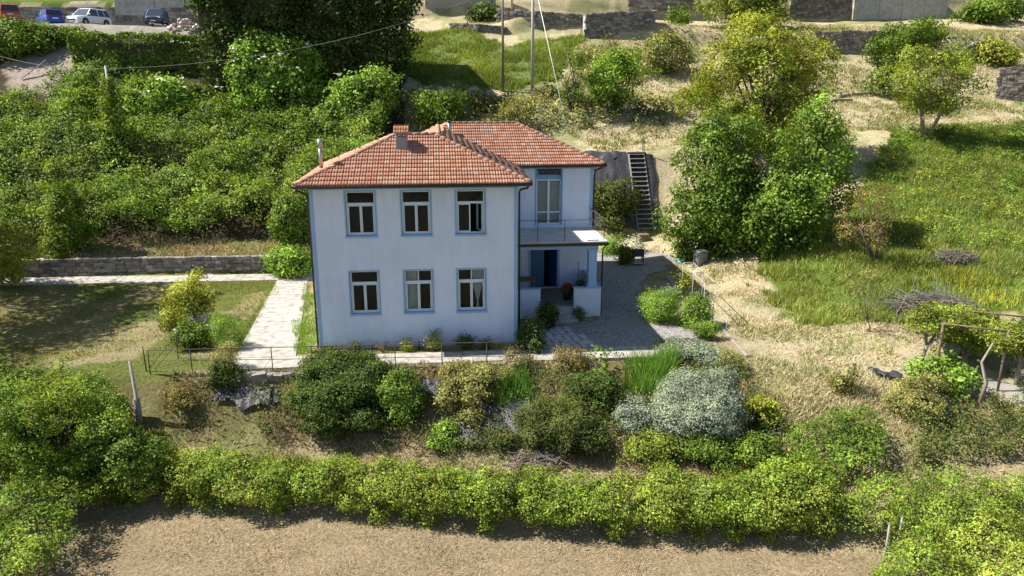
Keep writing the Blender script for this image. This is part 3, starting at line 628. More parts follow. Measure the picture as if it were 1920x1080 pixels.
# concrete walls and parapet at the top
def slab_wall(name, label, a, c, h, th, mat, cat='wall', n=1):
    a = Vector(a); c = Vector(c); o = empty(name, a); tag(o, label, cat); d = c-a
    for i in range(n):
        p = d*(i/n); q = d*((i+.985)/n); MB().bar((p.x,p.y,p.z+h/2-.3),(q.x,q.y,q.z+h/2-.3),th,h+.6).build('panel', mat, o, bevel=.02)
    return o
p, q = pick(1602,33), pick(1772,34); slab_wall('concrete_wall', 'smooth grey concrete wall at the top right', p, q, 4.2, .5, M_CONC, n=4)
o_ = MB().box(-.22,.22,-.3,.3,-.3,4.4).build('concrete_pier', M_PATH); o_.location = (p[0]-.3,p[1]-.3,p[2]); tag(o_, 'sunlit white pier at the left end of the concrete wall', 'pier')
p, q = on_y(217,17,57.0), on_y(366,20,57.0); slab_wall('concrete_parapet', 'light concrete parapet on the retaining wall above the cars', p, q, 1.4, .3, M_CONC, n=2)
p, q = pick(800,14), pick(932,10); fn = empty('plank_fence', p); tag(fn, 'grey plank fence at the top edge left of the poles', 'fence')
for i in range(26):
    a = Vector(p)+(Vector(q)-Vector(p))*(i/26)-Vector(p); m = MB().box(-.14,.14,-.02,.02,-.2,2.4+random.uniform(-.08,.08)).build('plank', M_GREYWOOD, fn); m.location = a; m.rotation_euler.z = -.05

# ------------------------------------------------------------------ railing, posts, poles, wires
def tubes(name, segs, mat, label, cat, n=6):
    o = empty(name, segs[0][1][0]); inv = Vector(segs[0][1][0])
    for part, pts, r in segs: MB().tube([Vector(p)-inv for p in pts], r, n).build(part, mat, o, True)
    return tag(o, label, cat)
fy = lambda x: np.interp(x, [-10.4,4.5], [-2.2,-2.62])
def fp(px, py):   # on the fence plane
    q = on_y(px, py, -2.4); return (q[0], float(fy(q[0])), on_y(px, py, float(fy(q[0])))[2])
segs = []; xs_ = (272,353,432,507,583,664,740,828,912,992)
for x in xs_:
    t = fp(x, np.interp(x,[272,993],[657,640])); segs.append(('post', [(t[0],t[1],-.15),(t[0],t[1],t[2])], .022))
segs.append(('top_rail', [fp(x, np.interp(x,[272,993],[657,640])) for x in xs_], .020)); segs.append(('mid_rail', [fp(x, np.interp(x,[272,993],[677,667])) for x in xs_], .014))
tubes('iron_railing', segs, M_RUST, 'thin rusty iron railing along the front path edge', 'railing')
a = np.array(fp(272,657)); g0 = pick(265,648); g1 = pick(303,650)
tubes('iron_gate_frame', [('post', [(a[0]-.25,a[1]+.3,-.1),(a[0]-.28,a[1]+.3,1.05)], .025), ('post', [(a[0]+.55,a[1]+1.6,-.1),(a[0]+.55,a[1]+1.6,1.0)], .022), ('brace', [(a[0]-.1,a[1]+.3,.15),(a[0]+.75,a[1]+1.75,1.25)], .016), ('brace', [(a[0]-.1,a[1]+.35,-.1),(a[0]+.6,a[1]+1.7,.7)], .014)], M_RUST, 'rusty braced posts at the left end of the railing', 'gate frame')
b0 = pick(262,792); cp = MB().tube([(0,0,-.4),(0,0,.95),(0,0,1.0),(-.05,0,2.5)], [.14,.13,.065,.055], 6).build('concrete_post', M_GREYWOOD, None, True); cp.location = b0; tag(cp, 'weathered concrete post with creeper at the left end of the bank', 'post')
M_POLE = plain('pole_wood', (.17,.135,.105), .85, 0, .3, 10); M_POLEC = plain('pole_concrete', (.40,.39,.38), .85, 0, .15)
def pole(px, py, mat, r, label, H=9.5):
    p = pick(px, py); o = MB().tube([(0,0,-.3),(0,0,H*.5),(0,0,H)], [r,r*.85,r*.7], 10).build('utility_pole', mat, None, True); o.location = p; return tag(o, label, 'pole'), p
po1, pp1 = pole(943,172,M_POLE,.12,'thin brown wooden utility pole left of the grey one'); po2, pp2 = pole(998,168,M_POLEC,.15,'grey concrete utility pole with a guy wire behind the roof', 9.8)
po3, pp3 = pole(960,12,M_POLEC,.13,'short grey pole at the top edge behind the stone wall', 6); po4, pp4 = pole(222,300,M_POLEC,.12,'ivy covered pole standing out of the thicket at left', 6.5)
g = on_y(1066,251,20); tubes('guy_wire', [('wire', [tuple(pp2+np.array((0,0,9.0))), tuple(pick(1066,256))], .025)], M_FWHITE, 'pale guy wire slanting from the grey pole to the roof', 'wire')
def cable(a, c, sag, label):
    a = Vector(a); c = Vector(c); pts = [a.lerp(c, i/24)-Vector((0,0,sag*4*(i/24)*(1-i/24))) for i in range(25)]; tubes('overhead_cable', [('wire', pts, .015)], M_GREYWOOD, label, 'cable')
top4 = pp4+np.array((0,0,6.3)); cable(top4, pp1+np.array((0,0,8.3)), 1.4, 'overhead cable running from the ivy pole to the brown pole'); cable(on_y(-60,86,30), top4, .5, 'overhead cable entering from the left edge to the ivy pole')

# ------------------------------------------------------------------ plastic weed sheet on the banks
def plastic():
    t = NT('black_plastic_sheet'); v = t.coord(); n = t.noise(5, 5, .65, v); return t.pbr(t.ramp(n, [(.3,(.015,.015,.017)),(.75,(.055,.055,.06))]), .5, 0, t.bump(t.noise(9,4,.6,v), .8, .05)).m
M_BLACKPL = plastic()
def sheet(quad, label, n=26, amp=.05, lift=.14):
    P = [pick(x, y) for x, y in quad]; vs = []; o0 = P[0]
    for j in range(n+1):
        for i in range(n+1):
            u, v = i/n, j/n; x, y = ((1-u)*(1-v)*P[0]+u*(1-v)*P[1]+u*v*P[2]+(1-u)*v*P[3])[:2]
            f = noise3(np.array([u*7+x, v*2.2+y, 1.7])); e = noise3(np.array([x*2.5, y*2.5, 4.]))-.5; x += e*.35*(min(u,1-u) < .1); y += e*.4*(min(v,1-v) < .12)
            vs.append((x-o0[0], y-o0[1], float(gzn(np.array(x), np.array(y)))+lift+amp*(abs(math.sin(9*u+4*f+2*v))**2*1.6+f)-o0[2]))
    b = MB(); b.add(vs, [(j*(n+1)+i, j*(n+1)+i+1, (j+1)*(n+1)+i+1, (j+1)*(n+1)+i) for j in range(n) for i in range(n)])
    o = b.build('weed_sheet', M_BLACKPL, None, True); o.location = o0; return tag(o, label, 'plastic sheet', 'black plastic sheets on the banks')
sheet([(395,768),(525,762),(525,722),(410,735)], 'crumpled black plastic sheet on the bank below the railing at left')
sheet([(850,845),(1000,840),(985,765),(850,770)], 'black plastic sheet under the olive shrub on the front bank')
sheet([(1225,850),(1300,845),(1270,765),(1215,775)], 'black plastic sheet between the two silvery shrubs')
sheet([(1418,828),(1468,826),(1462,798),(1425,800)], 'small shiny black plastic heap beside the yellow green shrub', 14, .09)
sheet([(780,755),(850,760),(830,722),(785,728)], 'small torn black plastic piece left of the olive shrub', 14)
sheet([(1095,432),(1238,436),(1225,292),(1095,288)], 'large black plastic sheet covering the steep bank behind the wing', 34, .06, .10)
sheet([(1640,712),(1695,722),(1680,704),(1625,700)], 'grey crumpled ground sheet beside the pergola terrace', 14, .04)

# ------------------------------------------------------------------ garden stair up the bank
a, c = pick(1211,440), pick(1190,293); a = Vector(a); c = Vector(c); c.x = a.x-.9*0+ (c.x-a.x)*.35
st = empty('garden_stair', a); tag(st, 'steep grey open tread stair up the black sheeted bank', 'stair'); d = c-a; wd = Vector((.55,0,0)); up = Vector((0,0,.22))
for s_ in (-1,1): MB().bar(wd*s_+up, d+wd*s_+up, .07, .16).build('stringer', M_GREYWOOD, st)
N = 17
for i in range(N):
    p = d*((i+.5)/N)+up; MB().box(p.x-.52,p.x+.52,p.y-.14,p.y+.14,p.z+.05,p.z+.10).build('tread', M_GREYWOOD, st)
MB().box(d.x-.65,d.x+.65,d.y-.1,d.y+.7,d.z+.24,d.z+.32).build('landing', M_GREYWOOD, st)
for s_ in (.62,): 
    for k in (0,1): MB().tube([d+Vector((s_+.0,.1+k*.4,.2)), d+Vector((s_,.1+k*.4,1.4))], .025, 6).build('hand_post', M_RUST, st)

# ------------------------------------------------------------------ cars
def carpaint(name, col):
    t = NT(name); return t.pbr(col, .35, .1, None, Coat_Weight=.7, Coat_Roughness=.08).m
M_TYRE = plain('tyre_rubber', (.02,.02,.02), .8); M_RIM = plain('alloy_rim', (.4,.4,.42), .35, .8); M_CGLASS = NT('car_glass').pbr((.03,.045,.06), .08, 0, None, Coat_Weight=.5).m
M_LAMP = NT('headlamp').pbr((.75,.77,.78), .12).m; M_TAIL = NT('tail_lamp').pbr((.35,.015,.012), .25).m; M_TRIM = plain('black_trim', (.02,.02,.022), .6); M_PLATE = plain('number_plate', (.75,.75,.72), .5)
def car(px, py, heading, paint, label, L, Wd, Hh, suv=False, box=False, y=None):
    p = on_z(px, py, 16.63)
    o = empty('parked_car', (p[0], p[1], p[2]), heading); tag(o, label, 'car', 'cars parked along the retaining wall'); hw = Wd/2; cl = .22 if suv else .17; belt = Hh*.60
    st_ = [(-.50,.80,cl+.12,belt*.78),(-.485,.93,cl,belt*.99),(-.40,1,cl-.02,belt*1.02),(0,1,cl-.02,belt),(.20,1,cl-.02,belt*.98),(.32,.99,cl-.02,belt*.93),(.44,.94,cl,belt*.84),(.488,.86,cl+.03,belt*.72),(.50,.75,cl+.12,belt*.58)]
    b = MB(); m = 10
    for fx, w, zb, zt in st_:
        h = hw*w; x = fx*L; mid = (zb+zt)/2
        b.v += [(x,-h*.82,zb),(x,-h,zb+.14),(x,-h,mid),(x,-h*.97,zt-.08),(x,-h*.86,zt),(x,h*.86,zt),(x,h*.97,zt-.08),(x,h,mid),(x,h,zb+.14),(x,h*.82,zb)]
    for i in range(len(st_)-1): b.f += [(i*m+k, i*m+(k+1) % m, (i+1)*m+(k+1) % m, (i+1)*m+k) for k in range(m)]
    b.f += [tuple(range(m)), tuple(range((len(st_)-1)*m, len(st_)*m))[::-1]]
    body = b.build('body', paint, o, True, .03)
    # cabin: glass house with roof and pillars
    xb0, xb1, xr0, xr1 = -.475*L, .24*L, -.40*L, .08*L
    if box: xb0, xb1, xr0, xr1 = -.485*L, .27*L, -.44*L, .10*L
    wl, wt = hw*.93, hw*.74; zr = Hh-.05
    g = MB(); lo = [(xb0,-wl),(xb1,-wl),(xb1,wl),(xb0,wl)]; hi = [(xr0,-wt),(xr1,-wt),(xr1,wt),(xr0,wt)]
    g.add([(x,y_,belt-.03) for x,y_ in lo]+[(x,y_,zr) for x,y_ in hi], [(0,1,5,4),(1,2,6,5),(2,3,7,6),(3,0,4,7),(4,5,6,7)]); g.build('windows', M_CGLASS, o, False, .02)
    rf = MB(); rf.add([(xr0-.03,-wt-.02,zr-.02),(xr1+.03,-wt-.02,zr-.02),(xr1+.03,wt+.02,zr-.02),(xr0-.03,wt+.02,zr-.02),(xr0+.08,-wt*.85,Hh),(xr1-.1,-wt*.85,Hh),(xr1-.1,wt*.85,Hh),(xr0+.08,wt*.85,Hh)], [(0,1,5,4),(1,2,6,5),(2,3,7,6),(3,0,4,7),(4,5,6,7),(3,2,1,0)]); rf.build('roof', paint, o, True, .02)
    for s_ in (-1,1):
        for a_, c_ in (((xb0,wl),(xr0,wt)),((xb1,wl),(xr1,wt)),((-.10*L,wl),(-.10*L,wt)),((xb0+.18*L,wl),(xr0+.13*L,wt))): MB().bar((a_[0],s_*(a_[1]+.012),belt-.02),(c_[0],s_*(c_[1]+.012),zr),.07,.035).build('pillar', paint, o)
        MB().obox((.2*L,s_*(hw+.09),belt+.10),.06,.09,.065,Matrix.Identity(3)).build('mirror', paint, o, False, .02)
        MB().obox((.462*L,s_*hw*.62,belt*.70),.10,.17,.085,Matrix.Rotation(-.25*s_,3,'Z')).build('headlight', M_LAMP, o, False, .02); MB().obox((-.482*L,s_*hw*.76,belt*.86),.05,.11,.16,Matrix.Rotation(.2*s_,3,'Z')).build('tail_light', M_TAIL, o, False, .02)
        for fx in (-.30,.31):
            r = .35 if suv else .29; w_ = empty('wheel', (fx*L, s_*(hw-.07), r), 0, o); t_ = MB(); n = 16
            for yy, rr in ((-.10,r*.62),(-.10,r*.95),(-.06,r),(.06,r),(.10,r*.95),(.10,r*.62)): t_.v += [(rr*math.cos(2*math.pi*k/n), yy, rr*math.sin(2*math.pi*k/n)) for k in range(n)]
            t_.f = [(i*n+k, (i+1)*n+k, (i+1)*n+(k+1) % n, i*n+(k+1) % n) for i in range(5) for k in range(n)]; t_.build('tyre', M_TYRE, w_, True)
            q_ = MB(); q_.v = [(r*.64*math.cos(2*math.pi*k/n), s_*.07, r*.64*math.sin(2*math.pi*k/n)) for k in range(n)]+[(0, s_*.10, 0)]; q_.f = [(k, (k+1) % n, n) for k in range(n)]; q_.build('rim', M_RIM, w_)
            MB().lathe((0,0,0),[(.01,0)]*2, 3) if False else None
            a_ = MB(); nn = 14; a_.v = [(fx*L+(r+.06)*math.cos(math.pi*k/nn), s_*(hw+.006), r+(r+.06)*math.sin(math.pi*k/nn)) for k in range(nn+1)]+[(fx*L+(r+.06), s_*(hw+.006), .12),(fx*L-(r+.06), s_*(hw+.006), .12)]; a_.f = [tuple(range(nn+1))+(nn+2, nn+1)]; a_.build('wheel_arch', M_TRIM, o)
    MB().box(.495*L,.503*L,-hw*.45,hw*.45,cl+.20,cl+.34).build('grille', M_TRIM, o); MB().box(.503*L,.508*L,-.26,.26,cl+.12,cl+.22).build('number_plate', M_PLATE, o); MB().box(-.508*L,-.500*L,-.26,.26,belt*.62,belt*.62+.12).build('number_plate', M_PLATE, o)
    MB().box(.462*L,.50*L,-hw*.80,hw*.80,cl-.02,cl+.12).build('bumper', M_TRIM if not suv else paint, o, False, .02)
    return o
P_WHITE = carpaint('white_car_paint', (.78,.79,.80)); P_BLUE = carpaint('blue_car_paint', (.02,.07,.38)); P_NAVY = carpaint('navy_car_paint', (.02,.035,.10)); P_RED = carpaint('red_car_paint', (.45,.05,.03)); P_DARK = carpaint('dark_car_paint', (.03,.03,.035))
car(168,50,R(250),P_WHITE,'white off road car seen from its front corner',4.4,1.82,1.72,True)
car(94,48,R(132),P_BLUE,'bright blue small car seen from behind',3.7,1.62,1.46)
car(296,48,R(276),P_NAVY,'dark navy small car facing the camera beside the rubble',3.55,1.6,1.55,False,True)
car(20,42,R(120),P_RED,'red car half hidden behind the hedge at the left edge',3.7,1.62,1.5,False,True)
car(-22,42,R(95),P_DARK,'dark car cut off by the left edge beside the red car',4.0,1.7,1.5)
# ------------------------------------------------------------------ foliage
def leaf_mat(name, tr=.26, rough=.55):
    t = NT(name); c = t.attr('col'); p = t.n('ShaderNodeBsdfPrincipled'); t.l(c, p.inputs['Base Color']); p.inputs['Roughness'].default_value = rough; p.inputs['Specular IOR Level'].default_value = .10
    r = t.n('ShaderNodeBsdfTranslucent'); t.l(t.mix(c, (1.3,1.25,.5), 1, 'MULTIPLY'), r.inputs[0]); m = t.n('ShaderNodeMixShader'); m.inputs[0].default_value = tr
    t.l(p.outputs[0], m.inputs[1]); t.l(r.outputs[0], m.inputs[2]); t.l(m.outputs[0], t.out.inputs[0]); return t.m
M_LEAF = leaf_mat('leaves'); M_BLADE = leaf_mat('grass_blades', .3, .6); M_STRAW = leaf_mat('dry_stalks', .15, .8)
M_BARK = plain('bark', (.13,.10,.075), .9, 0, .35, 9, .5); M_PALEBARK = plain('pale_bark', (.27,.235,.19), .9, 0, .3, 9, .4)
def unit(n): v = rng.normal(size=(n, 3)); return v/np.linalg.norm(v, axis=1, keepdims=True)
def kites(P, N, s, asp=.6, fold=.16):
    n = len(P); N = N/np.linalg.norm(N, axis=1, keepdims=True); a = np.cross(N, unit(n)); a /= np.linalg.norm(a, axis=1, keepdims=True)+1e-9; b = np.cross(N, a); s = np.broadcast_to(np.asarray(s, float), (n,))[:, None]
    return np.stack([P-a*s*.5, P+b*s*asp*.5+N*s*fold-a*s*.05, P+a*s*.5-N*s*.1, P-b*s*asp*.5+N*s*fold-a*s*.05], 1)
def tints(n, pal, var=.28):
    pal = np.array(pal); k = rng.integers(0, len(pal), n); c = pal[k]*(1+rng.uniform(-var, var, (n, 1))); c[:, 0] *= 1+rng.uniform(-.15,.2,n); return np.clip(c, .002, 1)
PAL = {
 'bramble': [(.085,.150,.022),(.105,.180,.026),(.070,.125,.022),(.135,.200,.035)],
 'hedge':   [(.110,.190,.022),(.135,.215,.028),(.085,.150,.020),(.165,.235,.035)],
 'dark':    [(.040,.078,.022),(.052,.095,.026),(.032,.060,.020),(.070,.110,.030)],
 'ivy':     [(.030,.060,.018),(.040,.078,.022),(.024,.046,.016),(.060,.10,.026)],
 'olive':   [(.130,.165,.062),(.165,.190,.080),(.100,.130,.045),(.20,.21,.10)],
 'silver':  [(.205,.245,.190),(.245,.280,.225),(.165,.205,.155),(.27,.30,.25)],
 'yellow':  [(.150,.205,.028),(.175,.225,.036),(.125,.180,.026),(.21,.23,.04)],
 'bright':  [(.115,.225,.028),(.140,.250,.035),(.090,.180,.025)],
 'maple':   [(.118,.182,.028),(.140,.205,.036),(.095,.150,.025),(.165,.21,.05)],
 'fig':     [(.070,.140,.028),(.090,.165,.034),(.055,.110,.024)],
 'green':   [(.075,.140,.026),(.095,.165,.030),(.060,.112,.022)],
 'brown':   [(.150,.130,.060),(.190,.155,.080),(.110,.105,.045),(.09,.12,.04)],
 'grey':    [(.150,.150,.095),(.190,.180,.120),(.110,.125,.060)],
 'white':   [(.62,.62,.56),(.70,.70,.66),(.50,.52,.42)],
 'shade':   [(.045,.080,.024),(.060,.095,.030),(.08,.09,.035)],
}
for k_ in PAL:
    if k_ not in ('white','silver'): PAL[k_] = [(max(c[0]*1.7, c[1]*1.5*.60), c[1]*1.5, max(c[2]*1.2, c[1]*1.5*.15)) for c in PAL[k_]]
    elif k_ == 'silver': PAL[k_] = [(c[0]*1.16, c[1]*1.2, c[2]*1.14) for c in PAL[k_]]
def ell_area(r): a, b, c = r; p = 1.6; return 4*math.pi*(((a*b)**p+(a*c)**p+(b*c)**p)/3)**(1/p)
MS = 9   # leaves on one sprig
def sprigs(C, N, s, spread=1.1):
    n = len(C); P = np.repeat(C, MS, 0)+rng.normal(size=(n*MS, 3))*s*spread*np.array((1,1,.7)); return P, np.repeat(N/np.linalg.norm(N, axis=1, keepdims=True), MS, 0)*1.0+unit(n*MS)*.55
def crown_points(lobes, s, asp=.6, cover=2.0, gap=.36, gs=None, lump=.4):
    """sprigs of leaves spread through lumpy shells of overlapping lobes, thinned into clumps"""
    Ps, Ns = [], []; C = np.array([l[0] for l in lobes], float); RR = np.array([l[1] for l in lobes], float)
    for k in range(len(lobes)):
        n = int(cover*ell_area(RR[k])/(.5*max(asp,.5)*s*s)/MS)+2
        d = unit(n); f = 1-lump/2+lump*noise3(d*2.6+C[k]*3.1+7.3)+.30*(noise3(d*7.5+C[k]*1.7)-.5)+.25*(rng.random(n) < .12)*rng.random(n); rr = f*(1-.40*rng.random(n)**2.0); P = C[k]+d*RR[k]*rr[:, None]
        keep = np.ones(n, bool)
        for j in range(len(lobes)):
            if j != k: keep &= (((P-C[j])/RR[j])**2).sum(1) > .46
        g = gs or max(.16, s*3.0); keep &= (noise3(P/g+31.7) > gap-.12*(rr < .8*f)) & ((noise3(P/(g*2.6)+11.) > gap-.08) | (rr < .78*f))
        nn = d/RR[k]; nn /= np.linalg.norm(nn, axis=1, keepdims=True); N = nn*.95+np.array((0,0,.4))+unit(n)*.42
        P, N = sprigs(P[keep], N[keep], s); Ps.append(P); Ns.append(N)
    return np.concatenate(Ps), np.concatenate(Ns)
NLEAF = [0]
def foliage(name, P, N, s, pal, parent, asp=.6, var=.28, mat=None, off=(0,0,0)):
    V = kites(P-np.array(off), N, s*rng.uniform(.6,1.3,len(P)), asp); NLEAF[0] += len(P)
    if isinstance(pal, tuple): m_ = noise3(P/2.3+8.8) > .5; c = np.where(m_[:, None], tints(len(P), PAL[pal[0]], var), tints(len(P), PAL[pal[1]], var))
    else: c = tints(len(P), PAL[pal] if isinstance(pal, str) else pal, var)
    big = noise3(P/1.1+5.5)[:, None]; sm = noise3(P/(s*4.0)+1.5)[:, None]; c = c*(.70+.6*big)*(.55+.9*sm)*np.array((1,1,1))+c*np.array((.25,.1,0))*np.clip(sm-.55,0,1)
    return tag(link(name, quads_mesh(name, V, 4, mat or M_LEAF, c), parent), kind='stuff')
def leafsize(depth, k=1.0): return max(.055, depth*.0042)*k
def dome_lobes(c, w, d, h, k, rs=.46, low=.30):
    L = []; m = min(w, d)
    for i in range(k):
        a = i*2.399+random.random(); r = math.sqrt((i+.4)/k)*.62; t = random.uniform(low, .72)*(1-.45*r*r); q = rs*random.uniform(.8,1.25)
        x = c[0]+math.cos(a)*r*w*.5*1.12; y = c[1]+math.sin(a)*r*d*.5*1.12; zg = float(gz(x, y)); zg = c[2]+max(-.9*h, min(.4*h, zg-c[2]))
        L.append(((x, y, zg+h*t*random.uniform(.75,1.15)), (max(w*q*.5*random.uniform(.75,1.2),.12), max(d*q*.5,.12), max(h*.36*random.uniform(.7,1.2),.12))))
    L.append(((c[0]+random.uniform(-.1,.1)*w, c[1], c[2]+h*.50), (w*.34, d*.36, h*.46))); return L
def bush(name, label, cat, x0, x1, yt, yb, pal, k=7, ls=1.0, asp=.6, cover=1.9, gap=.36, d=None, group=None, stems=True, flower=None, base=None, back=.5, lump=.6):
    """a shrub seen at pixels x0..x1, yt..yb, standing on the ground where its foot shows"""
    xm = (x0+x1)/2; p = np.array(base if base is not None else pick(xm, yb)); dp = depth_of(p); w = (x1-x0)/FPX*dp*(1.1 if name == 'bank_shrub' else 1); dd = d or min(w*.85, 3.2)
    p = p+np.array((0, dd*back*.8, 0)); p[2] = float(gz(p[0], p[1])) if base is None else p[2]; h = max(.25, on_y(xm, yt, p[1])[2]-p[2])*(.84 if name == 'bank_shrub' else 1); dp = depth_of(p); s = leafsize(dp, ls)
    o = empty(name, p); tag(o, label, cat, group); L = dome_lobes(p, w, dd, h, k); P, N = crown_points(L, s, asp, cover, gap, lump=lump); ok = P[:, 2] > gz(P[:, 0], P[:, 1])-.05; foliage('crown', P[ok], N[ok], s, pal, o, asp, off=p)
    if stems:
        b = MB()
        for l in L[:min(6, len(L))]:
            e = Vector(l[0])-Vector(p); b.tube([(e.x*.1,e.y*.1,-.15),(e.x*.5,e.y*.5,e.z*.5),tuple(e)], [.05*min(1,h),.035*min(1,h),.012], 5)
        tag(b.build('stems', M_BARK, o, True), kind='stuff')
    if flower:
        q = rng.choice(len(P), min(len(P), flower)); F = P[q]+N[q]/np.linalg.norm(N[q],axis=1,keepdims=True)*s*.7; F = np.repeat(F,5,0)+rng.normal(size=(len(F)*5,3))*s*np.array((.55,.55,.2)); foliage('flowers', F, np.tile((0,-.3,1.),(len(F),1))+unit(len(F))*.3, s*.9, 'white', o, 1.0, .1, off=p)
    return o
def tree(name, label, trunk_px, crown_px, pal, k=14, ls=1.0, asp=.6, cover=1.5, gap=.42, d=None, r=.14, bark=None, group=None, fork=.45, dy=0, lump=.5, rs=.5, base=None, cat='tree', flower=None, multi=False):
    p = np.array(base if base is not None else pick(*trunk_px)); x0, x1, y0, y1 = crown_px; Yc = p[1]+dy; c0 = on_y(x0, y1, Yc); c1 = on_y(x1, y0, Yc); dp = depth_of((c0+c1)/2); s = leafsize(dp, ls)
    w = (c1[0]-c0[0])*1.06; h = (c1[2]-c0[2])*1.06; dd = d or w*.8; cc = np.array(((c0[0]+c1[0])/2, Yc, (c0[2]+c1[2])/2)); L = []
    for i in range(k):
        a = i*2.399+random.random()*.6; zf = (i+.5)/k*2-1; rr = math.sqrt(max(0,1-zf*zf*.9))*random.uniform(.35,.9); q = rs*random.uniform(.6,1.2)
        L.append(((cc[0]+math.cos(a)*rr*w*.5, cc[1]+math.sin(a)*rr*dd*.5, cc[2]+zf*h*.5*.78), (w*.5*q, dd*.5*q, h*.5*q*.8)))
    o = empty(name, p); tag(o, label, cat, group); P, N = crown_points(L, s, asp, cover, gap, lump=lump); foliage('crown', P, N, s, pal, o, asp, off=p)
    if multi:
        b = MB(); top = Vector(cc)-Vector(p)
        for i in range(4): a_ = i*1.7; b.tube([(0,0,-.2),(top.x*.3+math.cos(a_)*w*.10,math.sin(a_)*dd*.1,top.z*.4),(top.x*.7+math.cos(a_)*w*.2,math.sin(a_)*dd*.2,top.z*.8)], [r*.6,r*.5,r*.35], 6)
        for i, l in enumerate(L): a_ = (i % 4)*1.7; e = Vector(l[0])-Vector(p); m = Vector((top.x*.5+math.cos(a_)*w*.15,math.sin(a_)*dd*.15,top.z*.6)); b.tube([tuple(m),tuple(m.lerp(e,.5)+Vector((0,0,.2))),tuple(e)], [r*.34,r*.22,r*.08], 5)
        b.build('trunk', bark or M_BARK, o, True); return o
    b = MB(); top = Vector(cc)-Vector(p); fk = Vector((top.x*.5, top.y*.4, max(.5, (top.z-h*.5)*.75+h*.12*fork))); b.tube([(0,0,-.3),(fk.x*.35,fk.y*.3,fk.z*.5),tuple(fk)], [r*1.25,r,r*.8], 8)
    for l in L:
        e = Vector(l[0])-Vector(p); m = fk.lerp(e,.5)+Vector((random.uniform(-.15,.15),random.uniform(-.15,.15),.12*h*.3)); b.tube([tuple(fk-(fk*.12)),tuple(m),tuple(e)], [r*.55,r*.34,r*.12], 5)
    b.build('trunk', bark or M_BARK, o, True)
    if flower:
        q = rng.choice(len(P), min(len(P), flower)); F = P[q]+N[q]/np.linalg.norm(N[q],axis=1,keepdims=True)*s*.6; F = np.repeat(F,5,0)+rng.normal(size=(len(F)*5,3))*s*np.array((.55,.55,.2)); foliage('flowers', F, np.tile((0,-.4,1.),(len(F),1))+unit(len(F))*.3, s*.9, 'white', o, 1.0, .1, off=p)
    return o
def hedge(name, label, pts, w, h, pal, ls=1.0, cover=1.7, step=.8, cat='hedge', gap=.34, jit=.3):
    """pts: ground points along the hedge; w, h arrays"""
    o = empty(name, tuple(pts[0])); tag(o, label, cat); pts = np.array(pts); L = []; seg = np.linalg.norm(np.diff(pts, axis=0), axis=1); tot = seg.sum(); cum = np.concatenate([[0], np.cumsum(seg)]); n = int(tot/step)+1; b = MB()
    for i in range(n+1):
        t = tot*i/n; q = np.array([np.interp(t, cum, pts[:, a]) for a in range(3)]); wi = np.interp(t/tot, np.linspace(0,1,len(w)), w); hi = np.interp(t/tot, np.linspace(0,1,len(h)), h)
        for side, lo in ((-1,0),(-.5,0),(0,0),(.5,0),(1,0),(-.9,1),(.6,1)):
            if lo and random.random() < .45: continue
            k = random.uniform(.6,1.3); x = q[0]+random.uniform(-.8,.8)*step; y = q[1]+side*wi*.33+random.uniform(-.1,.1)*wi; z0 = float(gz(x, y)); hh = hi*random.uniform(.82,1.1)*(1.03-.1*abs(side))
            L.append(((x, y, z0+hh*(random.uniform(.60,.70) if not lo else .28)), (step*(1.1 if not lo else .55)*k, wi*.26*k, hh*random.uniform(.26,.36))))
        if i % 2 == 0: b.tube([tuple(q-pts[0]-np.array((0,0,.2))), tuple(q-pts[0]+np.array((random.uniform(-.2,.2),0,hi*.6)))], [.04,.02], 5)
    s = leafsize(depth_of(pts[len(pts)//2]), ls); P, N = crown_points(L, s, .6, cover, gap); ok = P[:, 2] > gz(P[:, 0], P[:, 1])-.02; foliage('crown', P[ok], N[ok], s, pal, o, off=pts[0]); tag(b.build('stems', M_BARK, o, True), kind='stuff'); return o
def thicket(name, label, poly, pal, hmin, hmax, ls=1.0, cover=2.4, scale=2.4, cat='thicket', seed=1, gap=.33, edge=.6):
    P2 = np.array(poly); a, c = P2.min(0), P2.max(0); ctr = np.array([*((a+c)/2), 0]); ctr[2] = float(gz(ctr[0], ctr[1])); s = leafsize(depth_of(ctr), ls); area = (c-a).prod(); n = int(area*cover*1.5/(.3*s*s)/MS); x = rng.uniform(a[0], c[0], n); y = rng.uniform(a[1], c[1], n)
    m = inside(poly, x+(fbm2(x,y,1.2,2,3)-.5)*edge*2, y+(fbm2(x,y,1.2,2,8)-.5)*edge*2); x, y = x[m], y[m]
    def hf(x, y):
        l = noise3(np.stack([x/scale, y/scale, np.full_like(x, seed)], -1)); q = noise3(np.stack([x/(scale*.36), y/(scale*.36), np.full_like(x, seed+4)], -1)); f = noise3(np.stack([x/.45, y/.45, np.full_like(x, seed+9)], -1)); return hmin+(hmax-hmin)*np.clip(l*l*1.5*.6+q*.42,0,1.2)+.35*f
    H = hf(x, y); e = .12; gx_ = (hf(x+e, y)-H)/e+(gz(x+e, y)-gz(x, y))/e; gy_ = (hf(x, y+e)-H)/e+(gz(x, y+e)-gz(x, y))/e; u = rng.random(len(x)); z = gz(x, y)+H*(1-.6*u**2.2)
    N = np.stack([-gx_*.9, -gy_*.9, np.ones_like(x)], -1); N /= np.linalg.norm(N, axis=1, keepdims=True); N = N+unit(len(x))*.45; P = np.stack([x, y, z+.3*(rng.random(len(x)) < .1)*rng.random(len(x))], -1); k = (noise3(P/max(.25, s*3.2)+3.3) > gap-.12*(u > .5)) & ((noise3(P/max(.6, s*8)+6.1) > gap-.06) | (u > .6)); P, N = sprigs(P[k], N[k], s)
    o = foliage(name, P, N, s, pal, None, off=ctr); o.location = ctr; return tag(o, label, cat, kind='stuff')
